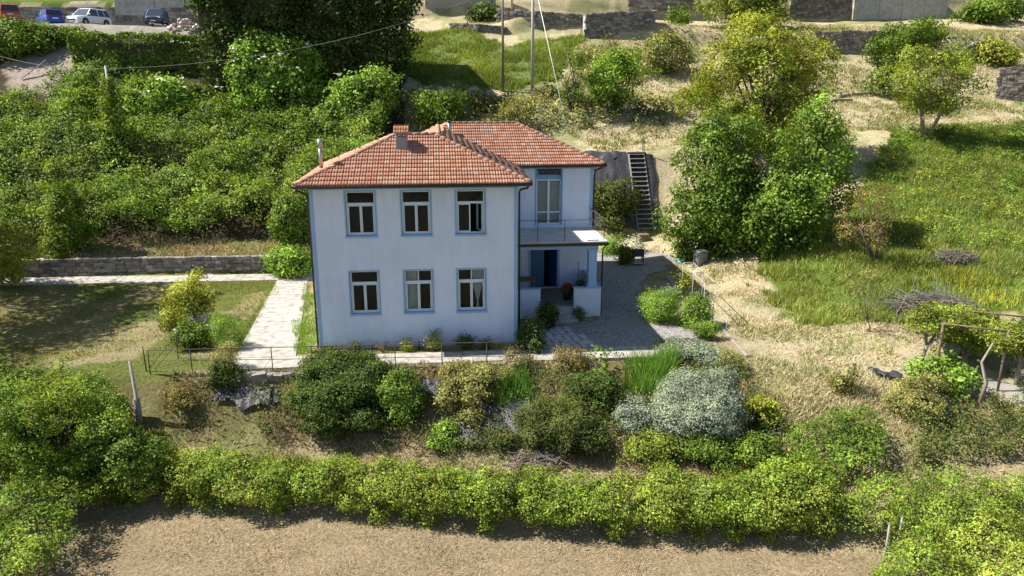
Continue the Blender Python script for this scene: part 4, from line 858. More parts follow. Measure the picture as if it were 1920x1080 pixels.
def blades(name, label, poly, dens, h, w, pal, cat='grass', lean=.5, mat=None, mask=None, var=.3, usecol=0, edge=.6):
    P2 = np.array(poly); a, c = P2.min(0), P2.max(0); n = int((c-a).prod()*dens); x = rng.uniform(a[0], c[0], n); y = rng.uniform(a[1], c[1], n); m = inside(poly, x+(fbm2(x,y,1.,2,3)-.5)*edge*2, y+(fbm2(x,y,1.,2,8)-.5)*edge*2)
    cl = fbm2(x, y, 1.3, 3, 21); m &= rng.random(n) < np.clip((cl-.25)*3.0, .08, 1)
    if mask is not None: m &= mask(x, y)
    x, y, cl = x[m], y[m], cl[m]; n = len(x); z = gzn(x, y); hh = h*rng.uniform(.45,1.15,n)*(.55+.9*cl); az = rng.uniform(0, 2*math.pi, n); l = rng.uniform(.1, lean, n)*hh; ww = w*rng.uniform(.6,1.3,n); B = np.stack([x, y, z-.03], -1); d = np.stack([np.cos(az), np.sin(az), 0*az], -1); e = np.stack([-np.sin(az), np.cos(az), 0*az], -1); az2 = rng.uniform(0, 2*math.pi, n); sd = np.stack([np.cos(az2), np.sin(az2), 0*az2], -1)
    V = np.stack([B-sd*ww[:, None]*.5, B+sd*ww[:, None]*.5, B+d*l[:, None]+np.array((0,0,1.))*hh[:, None]], 1); c_ = tints(n, PAL[pal] if isinstance(pal, str) else pal, var)
    dr = fbm2(x, y, 4.5, 3, 31)[:, None]; c_ = c_*(.45+1.1*dr)*(1+(fbm2(x, y, 2.0, 2, 77)[:, None]-.5)*np.array((.55,.3,.2)))
    if usecol: c_ = c_*(1-usecol)+gcol_at(x, y)*usecol*rng.uniform(.7,1.35,(n,1))
    o0 = np.array([*P2.mean(0), 0]); NLEAF[0] += n//2; o = link(name, quads_mesh(name, V-o0, 3, mat or M_BLADE, c_)); o.location = o0; return tag(o, label, cat, kind='stuff')

# ---- front hedge along the field, and its right end
hp = [np.array((x, y, float(gz(x, y)))) for x, y in ((-10.2,-6.0),(-6,-6.95),(-1.4,-8.0),(2,-8.8),(5.4,-9.4),(9,-9.95),(12.6,-10.5))]
hedge('field_hedge', 'long bright green hedge between the mown field and the bank', hp, [1.6,1.5,1.45,1.4,1.4,1.4,1.5], [1.45,1.5,1.5,1.55,1.55,1.6,1.7], ('hedge','maple'), .78, 1.15, .6, gap=.33)
bush('hedge_bush','taller bright green bush at the right end of the long hedge','bush',1405,1600,866,1000,'hedge',11,1.0,d=2.0)
thicket('bramble_patch','bright green and yellow bramble tangle in the bottom right corner', poly_px([(1560,1000),(1640,945),(1800,950),(1990,930),(2000,1150),(1640,1150),(1660,1060)]), ('hedge','maple'), .4, 1.2, .9, 2.0, 1.6, seed=5)
# ---- big trees and bushes at lower left
thicket('bramble_bank','dark green bramble mass filling the lower left corner', poly_px([(-80,860),(60,760),(190,800),(265,900),(240,960),(160,1010),(80,1150),(-120,1150)]), ('green','hedge'), .6, 2.0, .95, 1.9, 2.0, seed=11)
tree('elder_tree','leafy green elder tree rising at the lower left',(110,905),(-40,228,705,900),('green','hedge'),32,.95,.5,1.4,.42,d=5,r=.12,rs=.30,lump=.8)
tree('elder_tree','smaller shaded green tree at the left edge below the lawn',(20,860),(-70,110,690,860),'green',10,1.1,.5,1.6,.36,d=3,r=.1)
bush('bush','dark green bush in shade at the left end of the long hedge','bush',130,300,790,960,'green',9,1.0,d=2.4)
# ---- shrubs of the front bank
G = 'shrubs on the front bank'
for a in (
 ('large dark green spreading shrub, widest on the front bank',548,735,690,836,'dark',12,.8,.45,2.2,.33),
 ('dark green shrub rising to the railing above the widest shrub',560,700,664,745,'dark',8,.8,.45,2.1,.34),
 ('narrow light green climbing shrub right of the widest dark shrub',712,792,690,800,'green',8,.85,.55,1.9,.36),
 ('pale olive shrub in the middle of the front bank',815,945,695,800,'olive',10,.8,.5,1.8,.40),
 ('dark grey green shrub below the middle of the court kerb',985,1130,745,872,'shade',11,.75,.45,2.0,.36),
 ('dark brownish shrub left of the tall green grass clump',1075,1180,692,785,'dark',8,.75,.45,1.9,.38),
 ('grey brown twiggy shrub at the right end of the railing',945,1000,648,706,'grey',6,.7,.35,1.4,.45),
 ('brown tipped dark shrub in front of the gravel court',1042,1108,643,700,'brown',7,.7,.4,1.7,.40),
 ('largest silvery grey shrub on the front bank',1250,1415,690,838,'silver',18,.72,.42,1.6,.30),
 ('small silvery grey shrub left of the plastic gap',1146,1238,744,818,'silver',8,.72,.42,1.6,.32),
 ('silvery shrub at the corner of the gravel court',1252,1372,640,692,'silver',8,.72,.42,1.6,.32),
 ('grey green rounded shrub touching the corner silvery shrub',1338,1404,658,708,'olive',6,.7,.35,2.2,.34),
 ('yellow green bush right of the largest silvery shrub',1400,1466,738,818,'yellow',7,.8,.55,1.9,.36),
 ('low yellowish bush below the small silvery shrub',1178,1290,812,884,'maple',8,.85,.5,1.9,.36),
 ('low green bush row below the largest silvery shrub',1285,1400,812,892,'green',8,.9,.5,1.9,.36),
 ('low green bush left of the slope thicket',1385,1490,812,896,'green',8,.9,.5,1.9,.36),
 ('small green weed clump under the pale olive shrub',800,872,795,852,'bright',5,.8,.5,1.7,.38),
 ('dull green low shrub at the foot of the bank under the plastic sheet',868,985,810,862,'shade',7,.8,.45,1.7,.38),
 ('small shaded shrub hanging below the railing at left',385,448,670,740,'dark',6,.75,.45,1.8,.38),
 ('dry brown weed clump on the shaded left bank',300,385,740,792,'brown',6,.8,.4,1.3,.46),
): bush('bank_shrub', a[0], 'shrub', *a[1:6], k=a[6], ls=a[7], asp=a[8], cover=a[9], gap=a[10], group=G)
bush('young_fig','bright green leafy sapling beside the brown tipped shrub','sapling',1104,1142,650,715,'bright',5,1.4,.8,1.3,.42)
thicket('bank_weeds','low green weeds and creepers between the shrubs of the front bank', [(-6.5,-2.6),(3,-2.9),(11,-2.6),(14,-3.2),(14,-8.2),(5,-6.6),(-2,-4.9),(-6.5,-4.2)], 'shade', .05, .5, .8, .9, 1.5, 'weeds', 23, .5)
# ---- slope right of the bank
thicket('slope_thicket','low dark green thicket on the slope at lower right', poly_px([(1470,905),(1480,830),(1560,800),(1640,820),(1665,905),(1600,925)]), 'green', .4, 1.1, .9, 2.0, 1.3, seed=15)
thicket('shaded_weeds','dull green weeds on the shaded slope at right', poly_px([(1690,880),(1700,800),(1800,770),(1990,790),(2000,880),(1850,880)]), 'shade', .25, .9, .9, 1.4, 1.4, seed=16, gap=.42)
bush('slope_shrub','small dark round shrub alone on the dry slope','shrub',1562,1620,682,750,'olive',7,.8,.45,1.5,.42)
bush('slope_shrub','pale olive shrub below the pergola','shrub',1690,1795,706,808,'olive',9,.8,.45,1.7,.40)
bush('fig_bush','bright green broad leaved bush beside the pergola posts','bush',1726,1862,676,756,'bright',9,1.3,.75,1.3,.42)
# ---- pergola canopy trees at right
for lab, t, c in (('left pergola tree with pale straight trunk',(1722,692),(1712,1800,578,632)),('middle pergola tree with short dark trunk',(1802,684),(1770,1880,590,662)),('right pergola tree leaning at the frame edge',(1905,722),(1850,1990,600,668)),('rear pergola tree behind the grey disc',(1768,655),(1750,1850,582,630))):
    tree('pergola_tree', lab, t, c, 'maple', 10, .9, .5, 1.6, .38, d=2.4, r=.09, bark=M_PALEBARK, group='pruned trees of the right hand pergola', lump=.4)
# ---- left garden
tree('garden_tree','small yellow green tree with splayed stems on the lawn',(352,600),(318,398,530,590),'yellow',9,1.0,.55,1.5,.40,d=1.8,r=.06)
bush('garden_shrub','leafy plant behind the small yellow green tree','shrub',345,382,508,556,'yellow',5,1.0,.6,1.2,.42)
bush('garden_shrub','low yellowish shrub at the foot of the small garden tree','shrub',305,345,570,622,'yellow',5,.9,.55,1.5,.4)
bush('rose_shrub','green rose shrub with white blooms near the railing','shrub',318,392,605,660,'green',6,.85,.55,1.6,.4,flower=10)
bush('lavender_clump','fine leaved green lavender clump left of the white path','shrub',385,452,590,660,'bright',7,.7,.25,1.9,.36)
bush('lavender_clump','grey green lavender clump hanging over the railing','shrub',395,450,640,702,'olive',6,.7,.25,1.8,.38)
bush('round_bush','round bright green bush at the corner of the garden wall','bush',496,584,460,524,'bright',9,1.0,.6,2.2,.32,lump=.25)
bush('house_shrub','light green shrub against the left side of the house','bush',502,590,358,470,'green',9,1.0,.55,1.9,.36)
tree('yellow_tree','yellowish tree cut off by the left edge on the garden wall',(5,540),(-60,48,425,535),'yellow',9,1.0,.55,1.6,.38,d=2.5,r=.08)
for i, (x, y, h, w) in enumerate(((-27.0,11.0,13.5,8.5),(-25.5,5.5,13,8.0),(-22.6,-1.5,9.5,6.0))):
    c = np.array((x, y, float(gz(x, y)))); o = empty('roadside_tree', c); tag(o, ('leafy tree left of the view shading the back of the lawn','leafy tree left of the view shading the middle of the lawn','leafy tree left of the view shading the left bank')[i], 'tree', 'trees left of the lawn'); L = [((c[0]+math.cos(k*2.4)*w*.3*math.sqrt(k/9), y+math.sin(k*2.4)*w*.3*math.sqrt(k/9), c[2]+h*(.45+.5*random.random())), (w*.22,w*.22,h*.15)) for k in range(10)]; P, N = crown_points(L, .32, .6, 1.0, .42); foliage('crown', P, N, .32, 'green', o, off=c); MB().tube([(0,0,-.3),(.1,0,h*.4),(.2,.1,h*.75)], [.2,.15,.06], 7).build('trunk', M_BARK, o, True)
# ---- left hillside thicket with elders
th = poly_px([(-90,462),(60,470),(180,472),(330,455),(560,440),(610,430),(700,330),(725,250),(690,190),(560,178),(400,182),(330,180),(200,178),(140,180),(110,180),(60,195),(-120,190)])
thicket('bramble_thicket','wide sunlit bramble thicket covering the hillside left of the house', th, ('bramble','green'), .35, 3.0, .88, 2.5, 3.6, seed=2, gap=.40)
for a in (('cream flowered elder bush, tallest on the left hillside',430,600,60,235,'bright',12,70),('cream flowered elder bush beside the ivy pole',225,350,140,240,'bright',9,50),('light green elder behind the metal flue',620,740,140,262,'bright',10,22),('dark elder bush in the middle of the thicket',105,190,140,235,'green',8,0),('green elder bush under the cut hedge',330,430,168,222,'green',8,16),('green elder bush left of the light elder',545,640,150,235,'green',8,12)):
    bush('elder_bush', a[0], 'bush', *a[1:6], k=a[6], ls=1.1, cover=1.8, flower=a[7] or None, group='elder bushes on the left hillside', d=3.0)
def ivy_column(px, py, h, r, label):
    p = pick(px, py); o = empty('ivy_column', p); L = [((p[0]+random.uniform(-.15,.15), p[1]-.1, p[2]+h*t), (r*(1.25-t*.9), r*(1.25-t*.9), h*.13)) for t in np.linspace(.05,.97,10)]; s = leafsize(depth_of(p)); P, N = crown_points(L, s, .6, 2.0, .34); foliage('leaves', P, N, s, 'bramble', o, off=p); return tag(o, label, 'ivy')
ivy_column(222,312,5.6,.75,'tall cone of ivy climbing the pole in the thicket'); ivy_column(135,470,5.0,1.0,'dark ivy covered stump at the lower edge of the thicket')
# ---- cut hedge block, ivy mass, left hedge
def block_hedge(name, label, px0, px1, yt, yb, dpt, pal, cat='hedge', cover=2.2, yref=None):
    p = pick((px0+px1)/2, yb); a = on_y(px0, yb, p[1]); c = on_y(px1, yt, p[1]); w = c[0]-a[0]; h = c[2]-a[2]; o = empty(name, p); tag(o, label, cat); s = leafsize(depth_of(p)); n = int(cover*(w*h+w*dpt+2*dpt*h)/(.3*s*s)); u = rng.random(n)*(w*h+w*dpt+2*dpt*h); X = rng.random(n); Z = rng.random(n); q = .30*rng.random(n)**1.5
    f = u < w*h; t = (u >= w*h) & (u < w*h+w*dpt); sd = ~(f | t); P = np.zeros((n,3)); N = np.zeros((n,3)); P[f] = np.stack([X[f]*w, q[f]*1.2, Z[f]*h], -1); N[f] = (0,-1,.3); P[t] = np.stack([X[t]*w, Z[t]*dpt, h-q[t]], -1); N[t] = (0,-.1,1); e = rng.random(n) < .5; P[sd] = np.stack([np.where(e[sd], q[sd], w-q[sd]), X[sd]*dpt, Z[sd]*h], -1); N[sd, 0] = np.where(e[sd], -1, 1); N[sd, 2] = .3
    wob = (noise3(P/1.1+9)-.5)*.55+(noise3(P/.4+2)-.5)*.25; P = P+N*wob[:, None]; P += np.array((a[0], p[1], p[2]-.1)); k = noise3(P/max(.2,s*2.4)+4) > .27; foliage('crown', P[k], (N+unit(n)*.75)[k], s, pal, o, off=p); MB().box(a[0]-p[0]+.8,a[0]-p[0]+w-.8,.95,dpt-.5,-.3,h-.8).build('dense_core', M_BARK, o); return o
block_hedge('cut_hedge','square cut green hedge below the parked cars', 136, 402, 62, 140, 2.2, 'green')
p = pick(560,215); ih = empty('ivy_ruin', p); tag(ih, 'tall building wholly overgrown with dark ivy at the top', 'building'); a = on_y(366,70,p[1]); c = on_y(705,215,p[1]); H_ = 13.5
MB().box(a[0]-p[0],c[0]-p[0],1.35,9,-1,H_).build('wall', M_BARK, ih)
L = []
for i in range(11):
    for j in range(8):
        x = a[0]+(c[0]-a[0]+1.2)*(i+random.uniform(.1,.9))/11; z = p[2]+H_*(j+random.random())/8; L.append(((x, p[1]+1.0+random.uniform(-.35,.3), z), (random.uniform(1.1,1.7),random.uniform(.5,1.1),random.uniform(1.2,1.9))))
for i in range(12): L.append(((c[0]+random.uniform(-.5,2.6), p[1]+random.uniform(.5,5), p[2]+random.uniform(0,.75)*H_), (random.uniform(1.,1.9),1.6,random.uniform(1.2,2.2))))
for i in range(8): L.append(((a[0]+random.uniform(-.3,.6), p[1]+random.uniform(1,6), p[2]+random.uniform(.3,1)*H_), (.7,1.4,1.5)))
s = leafsize(depth_of(p)); s *= 1.15; P, N = crown_points(L, s, .65, 1.2, .34); foliage('ivy', P, N, s, 'ivy', ih, off=p)
hl = [pick(x, y) for x, y in ((-60,100),(10,102),(60,96),(112,74))]; hedge('road_hedge','overgrown green hedge in front of the red and blue cars', hl, [3,3,2.6,1.6], [2.7,2.6,1.9,.8], 'green', 1.0, 1.8, 1.1)
# ---- trees and shrubs behind the house
tree('fruit_tree','bright green young tree alone on the dry hillside',(1155,212),(1114,1196,96,196),'bright',12,1.0,.5,1.5,.38,r=.09)
tree('fruit_tree','sparse dark tree with forked trunk right of the grey pole',(1072,208),(1025,1112,80,195),'fig',13,.95,.5,.8,.52,r=.16,rs=.35,multi=True)
tree('fruit_tree','thin grey green tree behind the roof ridge',(985,236),(930,1020,178,226),'olive',12,.9,.45,.9,.5,r=.1,rs=.34,multi=True)
tree('fruit_tree','green tree rising behind the small rear flue',(812,244),(772,872,172,236),'green',11,1.0,.55,1.4,.40,r=.08)
bush('hill_shrub','grey green scrub left of the brown pole','shrub',870,935,172,222,'olive',6,.9,.45,1.2,.46)
bush('hill_shrub','dark shrub on the dry hillside left of the big yellow green tree','shrub',1212,1312,55,145,'olive',10,.9,.5,1.4,.44)
bush('hill_shrub','broad leaved bush in front of the pale top wall','shrub',1245,1300,12,48,'green',7,1.1,.6,1.5,.42)
bush('hill_shrub','small round green shrub topping the low stone edge','shrub',878,935,8,42,'dark',6,1.0,.5,1.8,.36)
bush('bank_bush','dark green shrub growing over the black sheeted bank','shrub',1108,1200,338,440,'shade',10,.85,.45,2.0,.36,d=2.2)
# ---- the big tree group right of the house
tree('tall_tree','tall yellow green tree, highest of the group right of the house',(1440,300),(1285,1575,32,285),('maple','yellow'),42,.95,.5,1.1,.45,d=7,r=.26,rs=.31,lump=.6)
tree('broad_tree','broad dark green tree beside the garden stair',(1320,478),(1245,1450,205,462),('fig','green'),26,1.0,.6,1.15,.42,d=5.5,r=.2,rs=.38,lump=.6)
tree('broad_tree','lighter green tree right of the broad dark tree',(1505,440),(1425,1612,185,435),('green','bright'),22,1.0,.6,1.15,.42,d=5,r=.2,rs=.4,lump=.6)
bush('understorey_bush','green bush under the tree group facing the meadow','bush',1330,1470,330,480,'green',11,1.1,.6,1.7,.38,d=3.5)
bush('understorey_bush','dark bush at the foot of the broad dark tree','bush',1265,1360,420,490,'fig',8,1.0,.6,1.7,.38,d=2)
bush('understorey_bush','mid green bush between the two front trees of the group','bush',1400,1560,330,490,'green',11,1.1,.6,1.6,.4,d=3.5)
thicket('hill_scrub','patchy low scrub on the dry hillside behind the wing', poly_px([(1000,200),(1020,165),(1110,190),(1200,170),(1300,190),(1290,232),(1180,240),(1070,250)]), ('shade','olive'), .1, .9, .9, 1.0, 2.0, 'scrub', 41, .46)
thicket('hill_scrub','thin olive scrub between the sparse tree and the grass topped wall', poly_px([(1060,110),(1110,80),(1230,70),(1300,60),(1330,110),(1250,150),(1150,160),(1080,150)]), ('olive','green'), .08, .7, .9, .8, 2.0, 'scrub', 43, .5)
thicket('meadow_weeds','clumps of taller weeds scattered through the green meadow', poly_px([(1600,300),(1720,262),(1960,262),(1960,470),(1800,480),(1640,470)]), ('green','maple'), .1, .6, .6, .55, 1.8, 'weeds', 45, .52)
thicket('meadow_bank','dark weeds in the shade of the upper terrace edge', poly_px([(1640,300),(1700,246),(1960,238),(1960,275),(1720,285)]), 'green', .15, .7, .65, .8, 1.5, 'weeds', 47, .42)
thicket('hill_scrub','mixed green scrub just behind the roof ridge', poly_px([(740,240),(780,165),(860,180),(1000,190),(1060,250),(1000,262),(800,262)]), ('green','olive'), .1, 1.0, .9, 1.0, 1.8, 'scrub', 49, .44)
tree('top_tree','olive green tree cut by the top edge above the tall tree',(1385,52),(1288,1490,-60,52),'maple',16,1.05,.5,1.3,.40,d=6,r=.2,rs=.4)
# ---- right hand hillside
tree('orchard_tree','slim bright green tree left of the wide orchard tree',(1658,180),(1620,1692,62,172),'green',12,1.0,.5,1.4,.40,r=.08)
tree('orchard_tree','rounded green tree in front of the right terrace wall',(1712,108),(1662,1768,38,92),'green',11,1.0,.5,1.3,.40,r=.09)
tree('orchard_tree','wide olive tinted tree with three pale stems on the right terrace',(1735,266),(1658,1850,88,215),'maple',24,.9,.45,1.0,.46,d=6,r=.2,bark=M_PALEBARK,rs=.32,multi=True)
bush('hill_shrub','big rounded green bush at the top right corner','bush',1815,1945,-8,48,'green',10,1.1,.55,1.8,.36,d=4)
bush('hill_shrub','yellow green shrub on the wall at the right edge','bush',1845,1912,78,132,'yellow',8,1.0,.55,1.8,.36)
tree('meadow_tree','sparse brownish tree at the edge of the green meadow',(1640,492),(1562,1690,345,470),'brown',16,.7,.4,.8,.54,d=3,r=.12,rs=.3,multi=True)
tree('meadow_sapling','thin sapling with pale stem at the lower meadow edge',(1632,622),(1560,1690,485,600),'olive',10,.7,.4,.35,.5,d=2.5,r=.04,bark=M_PALEBARK,rs=.3)
# ---- plants by the house
for a in (('small dark plant at the left of the facade foot',655,676,640,668,'shade',4),('dry yellowish plant under the left lower window',702,732,638,664,'brown',4),('yellow grass tuft under the middle lower window',748,772,634,664,'yellow',4),('tall grey green plant right of the middle lower window',800,832,618,664,'olive',5),('round dark shrub under the right lower window',856,890,625,662,'dark',6),('dark low plant near the right facade corner',898,925,636,660,'dark',4)):
    x, _, _ = on_z((a[1]+a[2])/2, a[4], 0); bush('facade_plant', a[0], 'plant', *a[1:6], k=a[6], ls=.7, asp=.35, cover=1.5, gap=.4, d=.45, group='plants along the foot of the facade', base=(x,-.62,0.0), back=0)
bush('porch_shrub','dark shrub filling the corner between facade and porch','shrub',972,1028,596,662,'dark',8,.8,.5,1.9,.36,d=1.4)
bush('porch_shrub','dark shrub beside the porch steps','shrub',1006,1046,572,618,'dark',6,.8,.5,1.8,.36,d=.9)
bush('porch_shrub','small weed at the right side of the steps','shrub',1074,1096,575,604,'shade',4,.7,.4,1.4,.42,d=.4)
bush('box_ball','clipped dark green ball bush at the back of the court','bush',1156,1192,462,498,'green',5,.8,.5,2.4,.28,lump=.15)
bush('court_shrub','light green grassy shrub behind the clipped ball','shrub',1128,1180,444,478,'bright',6,.8,.35,1.8,.36)
bush('white_shrub','white flowering shrub beside the dark planter','shrub',1166,1206,446,478,'white',6,.8,.5,1.7,.36)
bush('lavender_bed','grassy green lavender bed at the edge of the gravel','flower bed',1200,1290,545,610,'bright',9,.75,.25,2.2,.34,d=1.8)
bush('lavender_bed','green herb clump at the foot of the white trellis','flower bed',1280,1345,550,620,'bright',8,.8,.35,2.0,.36,d=1.3)
bush('lavender_bed','low herb clump at the corner of the gravel','flower bed',1305,1352,600,640,'green',6,.75,.35,2.0,.36,d=.9)
bush('iris_clump','grey green iris clump behind the lavender bed','flower bed',1232,1290,538,566,'silver',6,.8,.3,1.6,.4,d=.8)
tree('trellis_sapling','yellow green sapling inside the white trellis frame',(1288,560),(1270,1300,508,545),'yellow',6,.9,.6,1.4,.4,r=.03,cat='sapling')
# ---- grasses
meadow = poly_px([(1405,470),(1475,603),(1530,616),(1700,604),(1930,592),(1965,236),(1700,244),(1640,290),(1590,400)])
blades('meadow_grass','tall green meadow grass on the right hillside', meadow, 330, .42, .055, [(.17,.24,.04),(.21,.28,.05),(.25,.29,.065),(.13,.19,.035),(.33,.32,.13)], lean=.9, edge=1.6)
blades('yellow_broom','yellow flowering plants along the lower meadow', poly_px([(1700,480),(1760,500),(1930,540),(1940,585),(1850,580),(1800,555),(1690,510)]), 130, .42, .06, [(.55,.48,.02),(.36,.38,.03),(.22,.29,.035),(.17,.25,.03)], cat='wildflowers')
blades('hill_grass','green grass on the hillside behind the roof', poly_px([(755,60),(870,52),(955,88),(1095,52),(1100,75),(1040,150),(960,172),(790,165),(735,110)]), 200, .42, .08, [(.17,.25,.035),(.20,.28,.045),(.27,.29,.09),(.13,.19,.03)], lean=.9)
lawnp = [(-25,-1.6),(-7.8,-1.9),(-8.5,12.2),(-25,12.3)]
blades('lawn_grass','thin mown lawn grass on the left garden', lawnp, 210, .13, .05, [(.14,.18,.04),(.19,.20,.055),(.28,.25,.11)], usecol=.35)
blades('path_grass','grass strip between the white path and the house', [(-6.4,9),(-4.9,9),(-4.35,-.6),(-5.0,-.75),(-6.0,5)], 260, .22, .05, 'bright')
blades('kerb_grass','tall fine grass clump below the court kerb', poly_px([(1165,745),(1262,745),(1262,680),(1170,680)]), 900, .85, .035, [(.11,.24,.035),(.14,.27,.045),(.09,.18,.03)], edge=.2)
blades('bank_tussock','green grass tussock right of the pale olive shrub', poly_px([(935,775),(995,775),(990,712),(940,712)]), 700, .8, .04, [(.09,.19,.035),(.12,.23,.04)], edge=.2)
blades('court_weeds','scattered weeds growing through the gravel court', court, 22, .10, .05, 'green')
blades('hill_tufts','green grass tufts scattered over the dry right hillside', poly_px([(1130,290),(1250,275),(1560,250),(1690,245),(1960,236),(1960,60),(1500,45),(1100,75),(1040,170),(1060,240)]), 60, .32, .09, [(.17,.22,.05),(.22,.25,.07),(.13,.18,.04)], mask=lambda x, y: fbm2(x, y, 2.6, 3, 61) > .51)
blades('slope_tufts','green grass tufts on the dry slope right of the court', poly_px([(1300,480),(1420,490),(1480,605),(1700,605),(1930,600),(1930,700),(1720,690),(1500,800),(1400,640)]), 120, .22, .05, [(.16,.23,.045),(.20,.26,.06),(.13,.19,.04)], mask=lambda x, y: fbm2(x, y, 1.6, 3, 63) > .53)
SC = [(.46,.38,.24),(.53,.45,.30),(.38,.31,.19),(.32,.27,.14),(.24,.24,.09)]
blades('dry_grass_bank','dry straw and weeds on the front bank', [(-10,-2.3),(14,-2.2),(20,-5),(30,-9),(30,-13),(16,-9.9),(4,-7.2),(-10,-4.6)], 280, .26, .045, SC, 'dry grass', 1.3, M_STRAW, usecol=.4)
blades('dry_grass_strip','straw covered strip behind the long hedge', [(-10,-4.0),(4,-6.6),(17,-9.5),(30,-12),(30,-15),(16,-11.2),(4,-8.5),(-10,-5.6)], 340, .17, .04, SC, 'dry grass', 2.0, M_STRAW, usecol=.4)
blades('field_stubble','mown hay stubble of the foreground field', [(-12,-17),(22,-17),(22,-14.5),(12,-11.5),(-1.4,-9.1),(-12,-6.8)], 420, .085, .04, [(.36,.29,.19),(.44,.37,.25),(.27,.21,.13)], 'stubble', 3.0, M_STRAW, usecol=.4)
blades('hillside_straw','dry mown grass on the terraced right hillside', poly_px([(1130,290),(1250,275),(1560,250),(1690,245),(1960,236),(1960,60),(1500,45),(1100,75),(1040,170),(1060,240)]), 85, .22, .085, SC, 'dry grass', 1.6, M_STRAW, usecol=.5)
blades('slope_straw','dry grass on the path slope between court and meadow', poly_px([(1215,478),(1260,420),(1300,480),(1420,490),(1480,605),(1700,605),(1930,600),(1930,700),(1720,690),(1500,690),(1400,640)]), 260, .16, .05, SC, 'dry grass', 1.6, M_STRAW, usecol=.5)
blades('terrace_grass','rough grass above the garden wall', [(-25,14.6),(-8,14.3),(-5.5,15),(-6,17.6),(-25,17.8)], 150, .30, .06, SC+[(.12,.15,.035)], 'dry grass', .9, M_STRAW, usecol=.3)
for lab, pl in (('grass creeping over the left edge of the white garden path', [(-7.9,-.7),(-7.5,-.7),(-8.35,12.0),(-8.75,12.0)]),('grass creeping over the right edge of the white garden path', [(-5.25,-.7),(-4.85,-.7),(-6.5,12.0),(-6.85,12.0)]),('weeds along the house side of the front path', [(-4.2,-.98),(4.4,-1.0),(4.4,-.3),(-4.2,-.3)]),('weeds along the outer edge of the front path', [(-7.7,-2.5),(10.4,-2.55),(10.4,-2.12),(-7.7,-2.08)]),('weeds at the foot of the garden wall', [(-25,14.0),(-8.2,13.55),(-8.2,13.9),(-25,14.35)])):
    blades('path_edge_grass', lab, pl, 260, .16, .04, [(.13,.20,.035),(.18,.23,.05),(.28,.26,.12)], edge=.12)
print('LEAVES', NLEAF[0])
# ------------------------------------------------------------------ small things
M_RED = plain('red_plastic', (.42,.03,.035), .5); M_DARKPOT = plain('dark_pot', (.03,.03,.032), .7); M_TEAL = plain('teal_tarpaulin', (.02,.16,.14), .6); M_ZINC = plain('zinc_grey', (.22,.235,.24), .5, .5, .25)
M_WHITEPIPE = plain('white_pipe', (.36,.35,.34), .5, 0, .1); M_GREYPLATE = plain('grey_plate', (.24,.235,.23), .7)
# white pipe trellis frame at the right of the court
q = [np.array(pick(x, y)) for x, y in ((1283,582),(1343,598))]; q0 = np.array(pick(1304,575)); r0 = np.array(pick(1284,588))
fr = [on_z(x, y, .15) for x, y in ((1318,600),(1336,608),(1284,578),(1303,570))]; tops = []
T_ = [(1281,493),(1299,492),(1341,530),(1322,532)]; zt = 2.15; tp = [on_z(x, y, zt) for x, y in T_]
sg = [('leg', [(p[0],p[1],-.1),(p[0],p[1],zt)], .017) for p in tp]+[('rail', [tuple(tp[a]), tuple(tp[b_])], .02) for a, b_ in ((0,1),(1,2),(2,3),(3,0))]
m1 = (tp[0]+tp[3])/2; m2 = (tp[1]+tp[2])/2; sg += [('leg', [(p[0],p[1],-.1),(p[0],p[1],zt)], .016) for p in (m1, m2)]+[('rail', [tuple(m1), tuple(m2)], .02), ('rail', [(tp[3][0],tp[3][1],1.1),(tp[2][0],tp[2][1],1.1)], .018)]
tubes('garden_trellis', sg, M_WHITEPIPE, 'white pipe trellis frame at the right edge of the court', 'trellis')
pz = pick(1362,622); tubes('thin_stake', [('stake', [(pz[0],pz[1],pz[2]-.1),(pz[0],pz[1],pz[2]+.75)], .02)], M_WHITEPIPE, 'short white stake on the dry slope beside the trellis', 'stake')
# grey bin and teal tarpaulin under the broad tree
p = pick(1312,497); o = empty('grey_bin', p, .3); o.scale = (.8,.8,.85); tag(o, 'grey metal bin under the broad dark tree', 'bin'); b = MB(); b.add([(-.36,-.3,0),(.36,-.3,0),(.36,.3,0),(-.36,.3,0),(-.44,-.36,.95),(.44,-.36,.95),(.44,.36,.95),(-.44,.36,.95)], [(0,3,2,1),(0,1,5,4),(1,2,6,5),(2,3,7,6),(3,0,4,7),(4,5,6,7)]); b.build('body', M_ZINC, o, bevel=.03); MB().box(-.47,.47,-.39,.4,.952,1.02).build('lid', M_GREYPLATE, o, bevel=.02); MB().tube([(-.3,-.40,.99),(.3,-.40,.99)], .02).build('handle', M_DARKPOT, o)
def heap(name, label, cat, px, py, w, h, mat, seed=0):
    p = pick(px, py); n = 22; b = MB(); vs = []
    for j in range(9):
        for i in range(n):
            a = 2*math.pi*i/n; r = 1-j/8.5; k = .75+.5*float(noise3(np.array([math.cos(a)*1.6+seed, math.sin(a)*1.6, j*.5]))); vs.append((math.cos(a)*r*w*.5*k, math.sin(a)*r*w*.4*k, h*(1-r*r)*(.6+.7*float(noise3(np.array([math.cos(a)*2*r+seed, math.sin(a)*2*r, 3.])))) - .08))
    b.add(vs, [(j*n+i, j*n+(i+1) % n, (j+1)*n+(i+1) % n, (j+1)*n+i) for j in range(8) for i in range(n)]+[tuple(range(8*n, 9*n))]); o = b.build(name, mat, None, True); o.location = p; return tag(o, label, cat)
heap('tarpaulin_heap','crumpled teal tarpaulin under the broad dark tree','tarpaulin',1283,488,1.1,.7,M_TEAL,3)
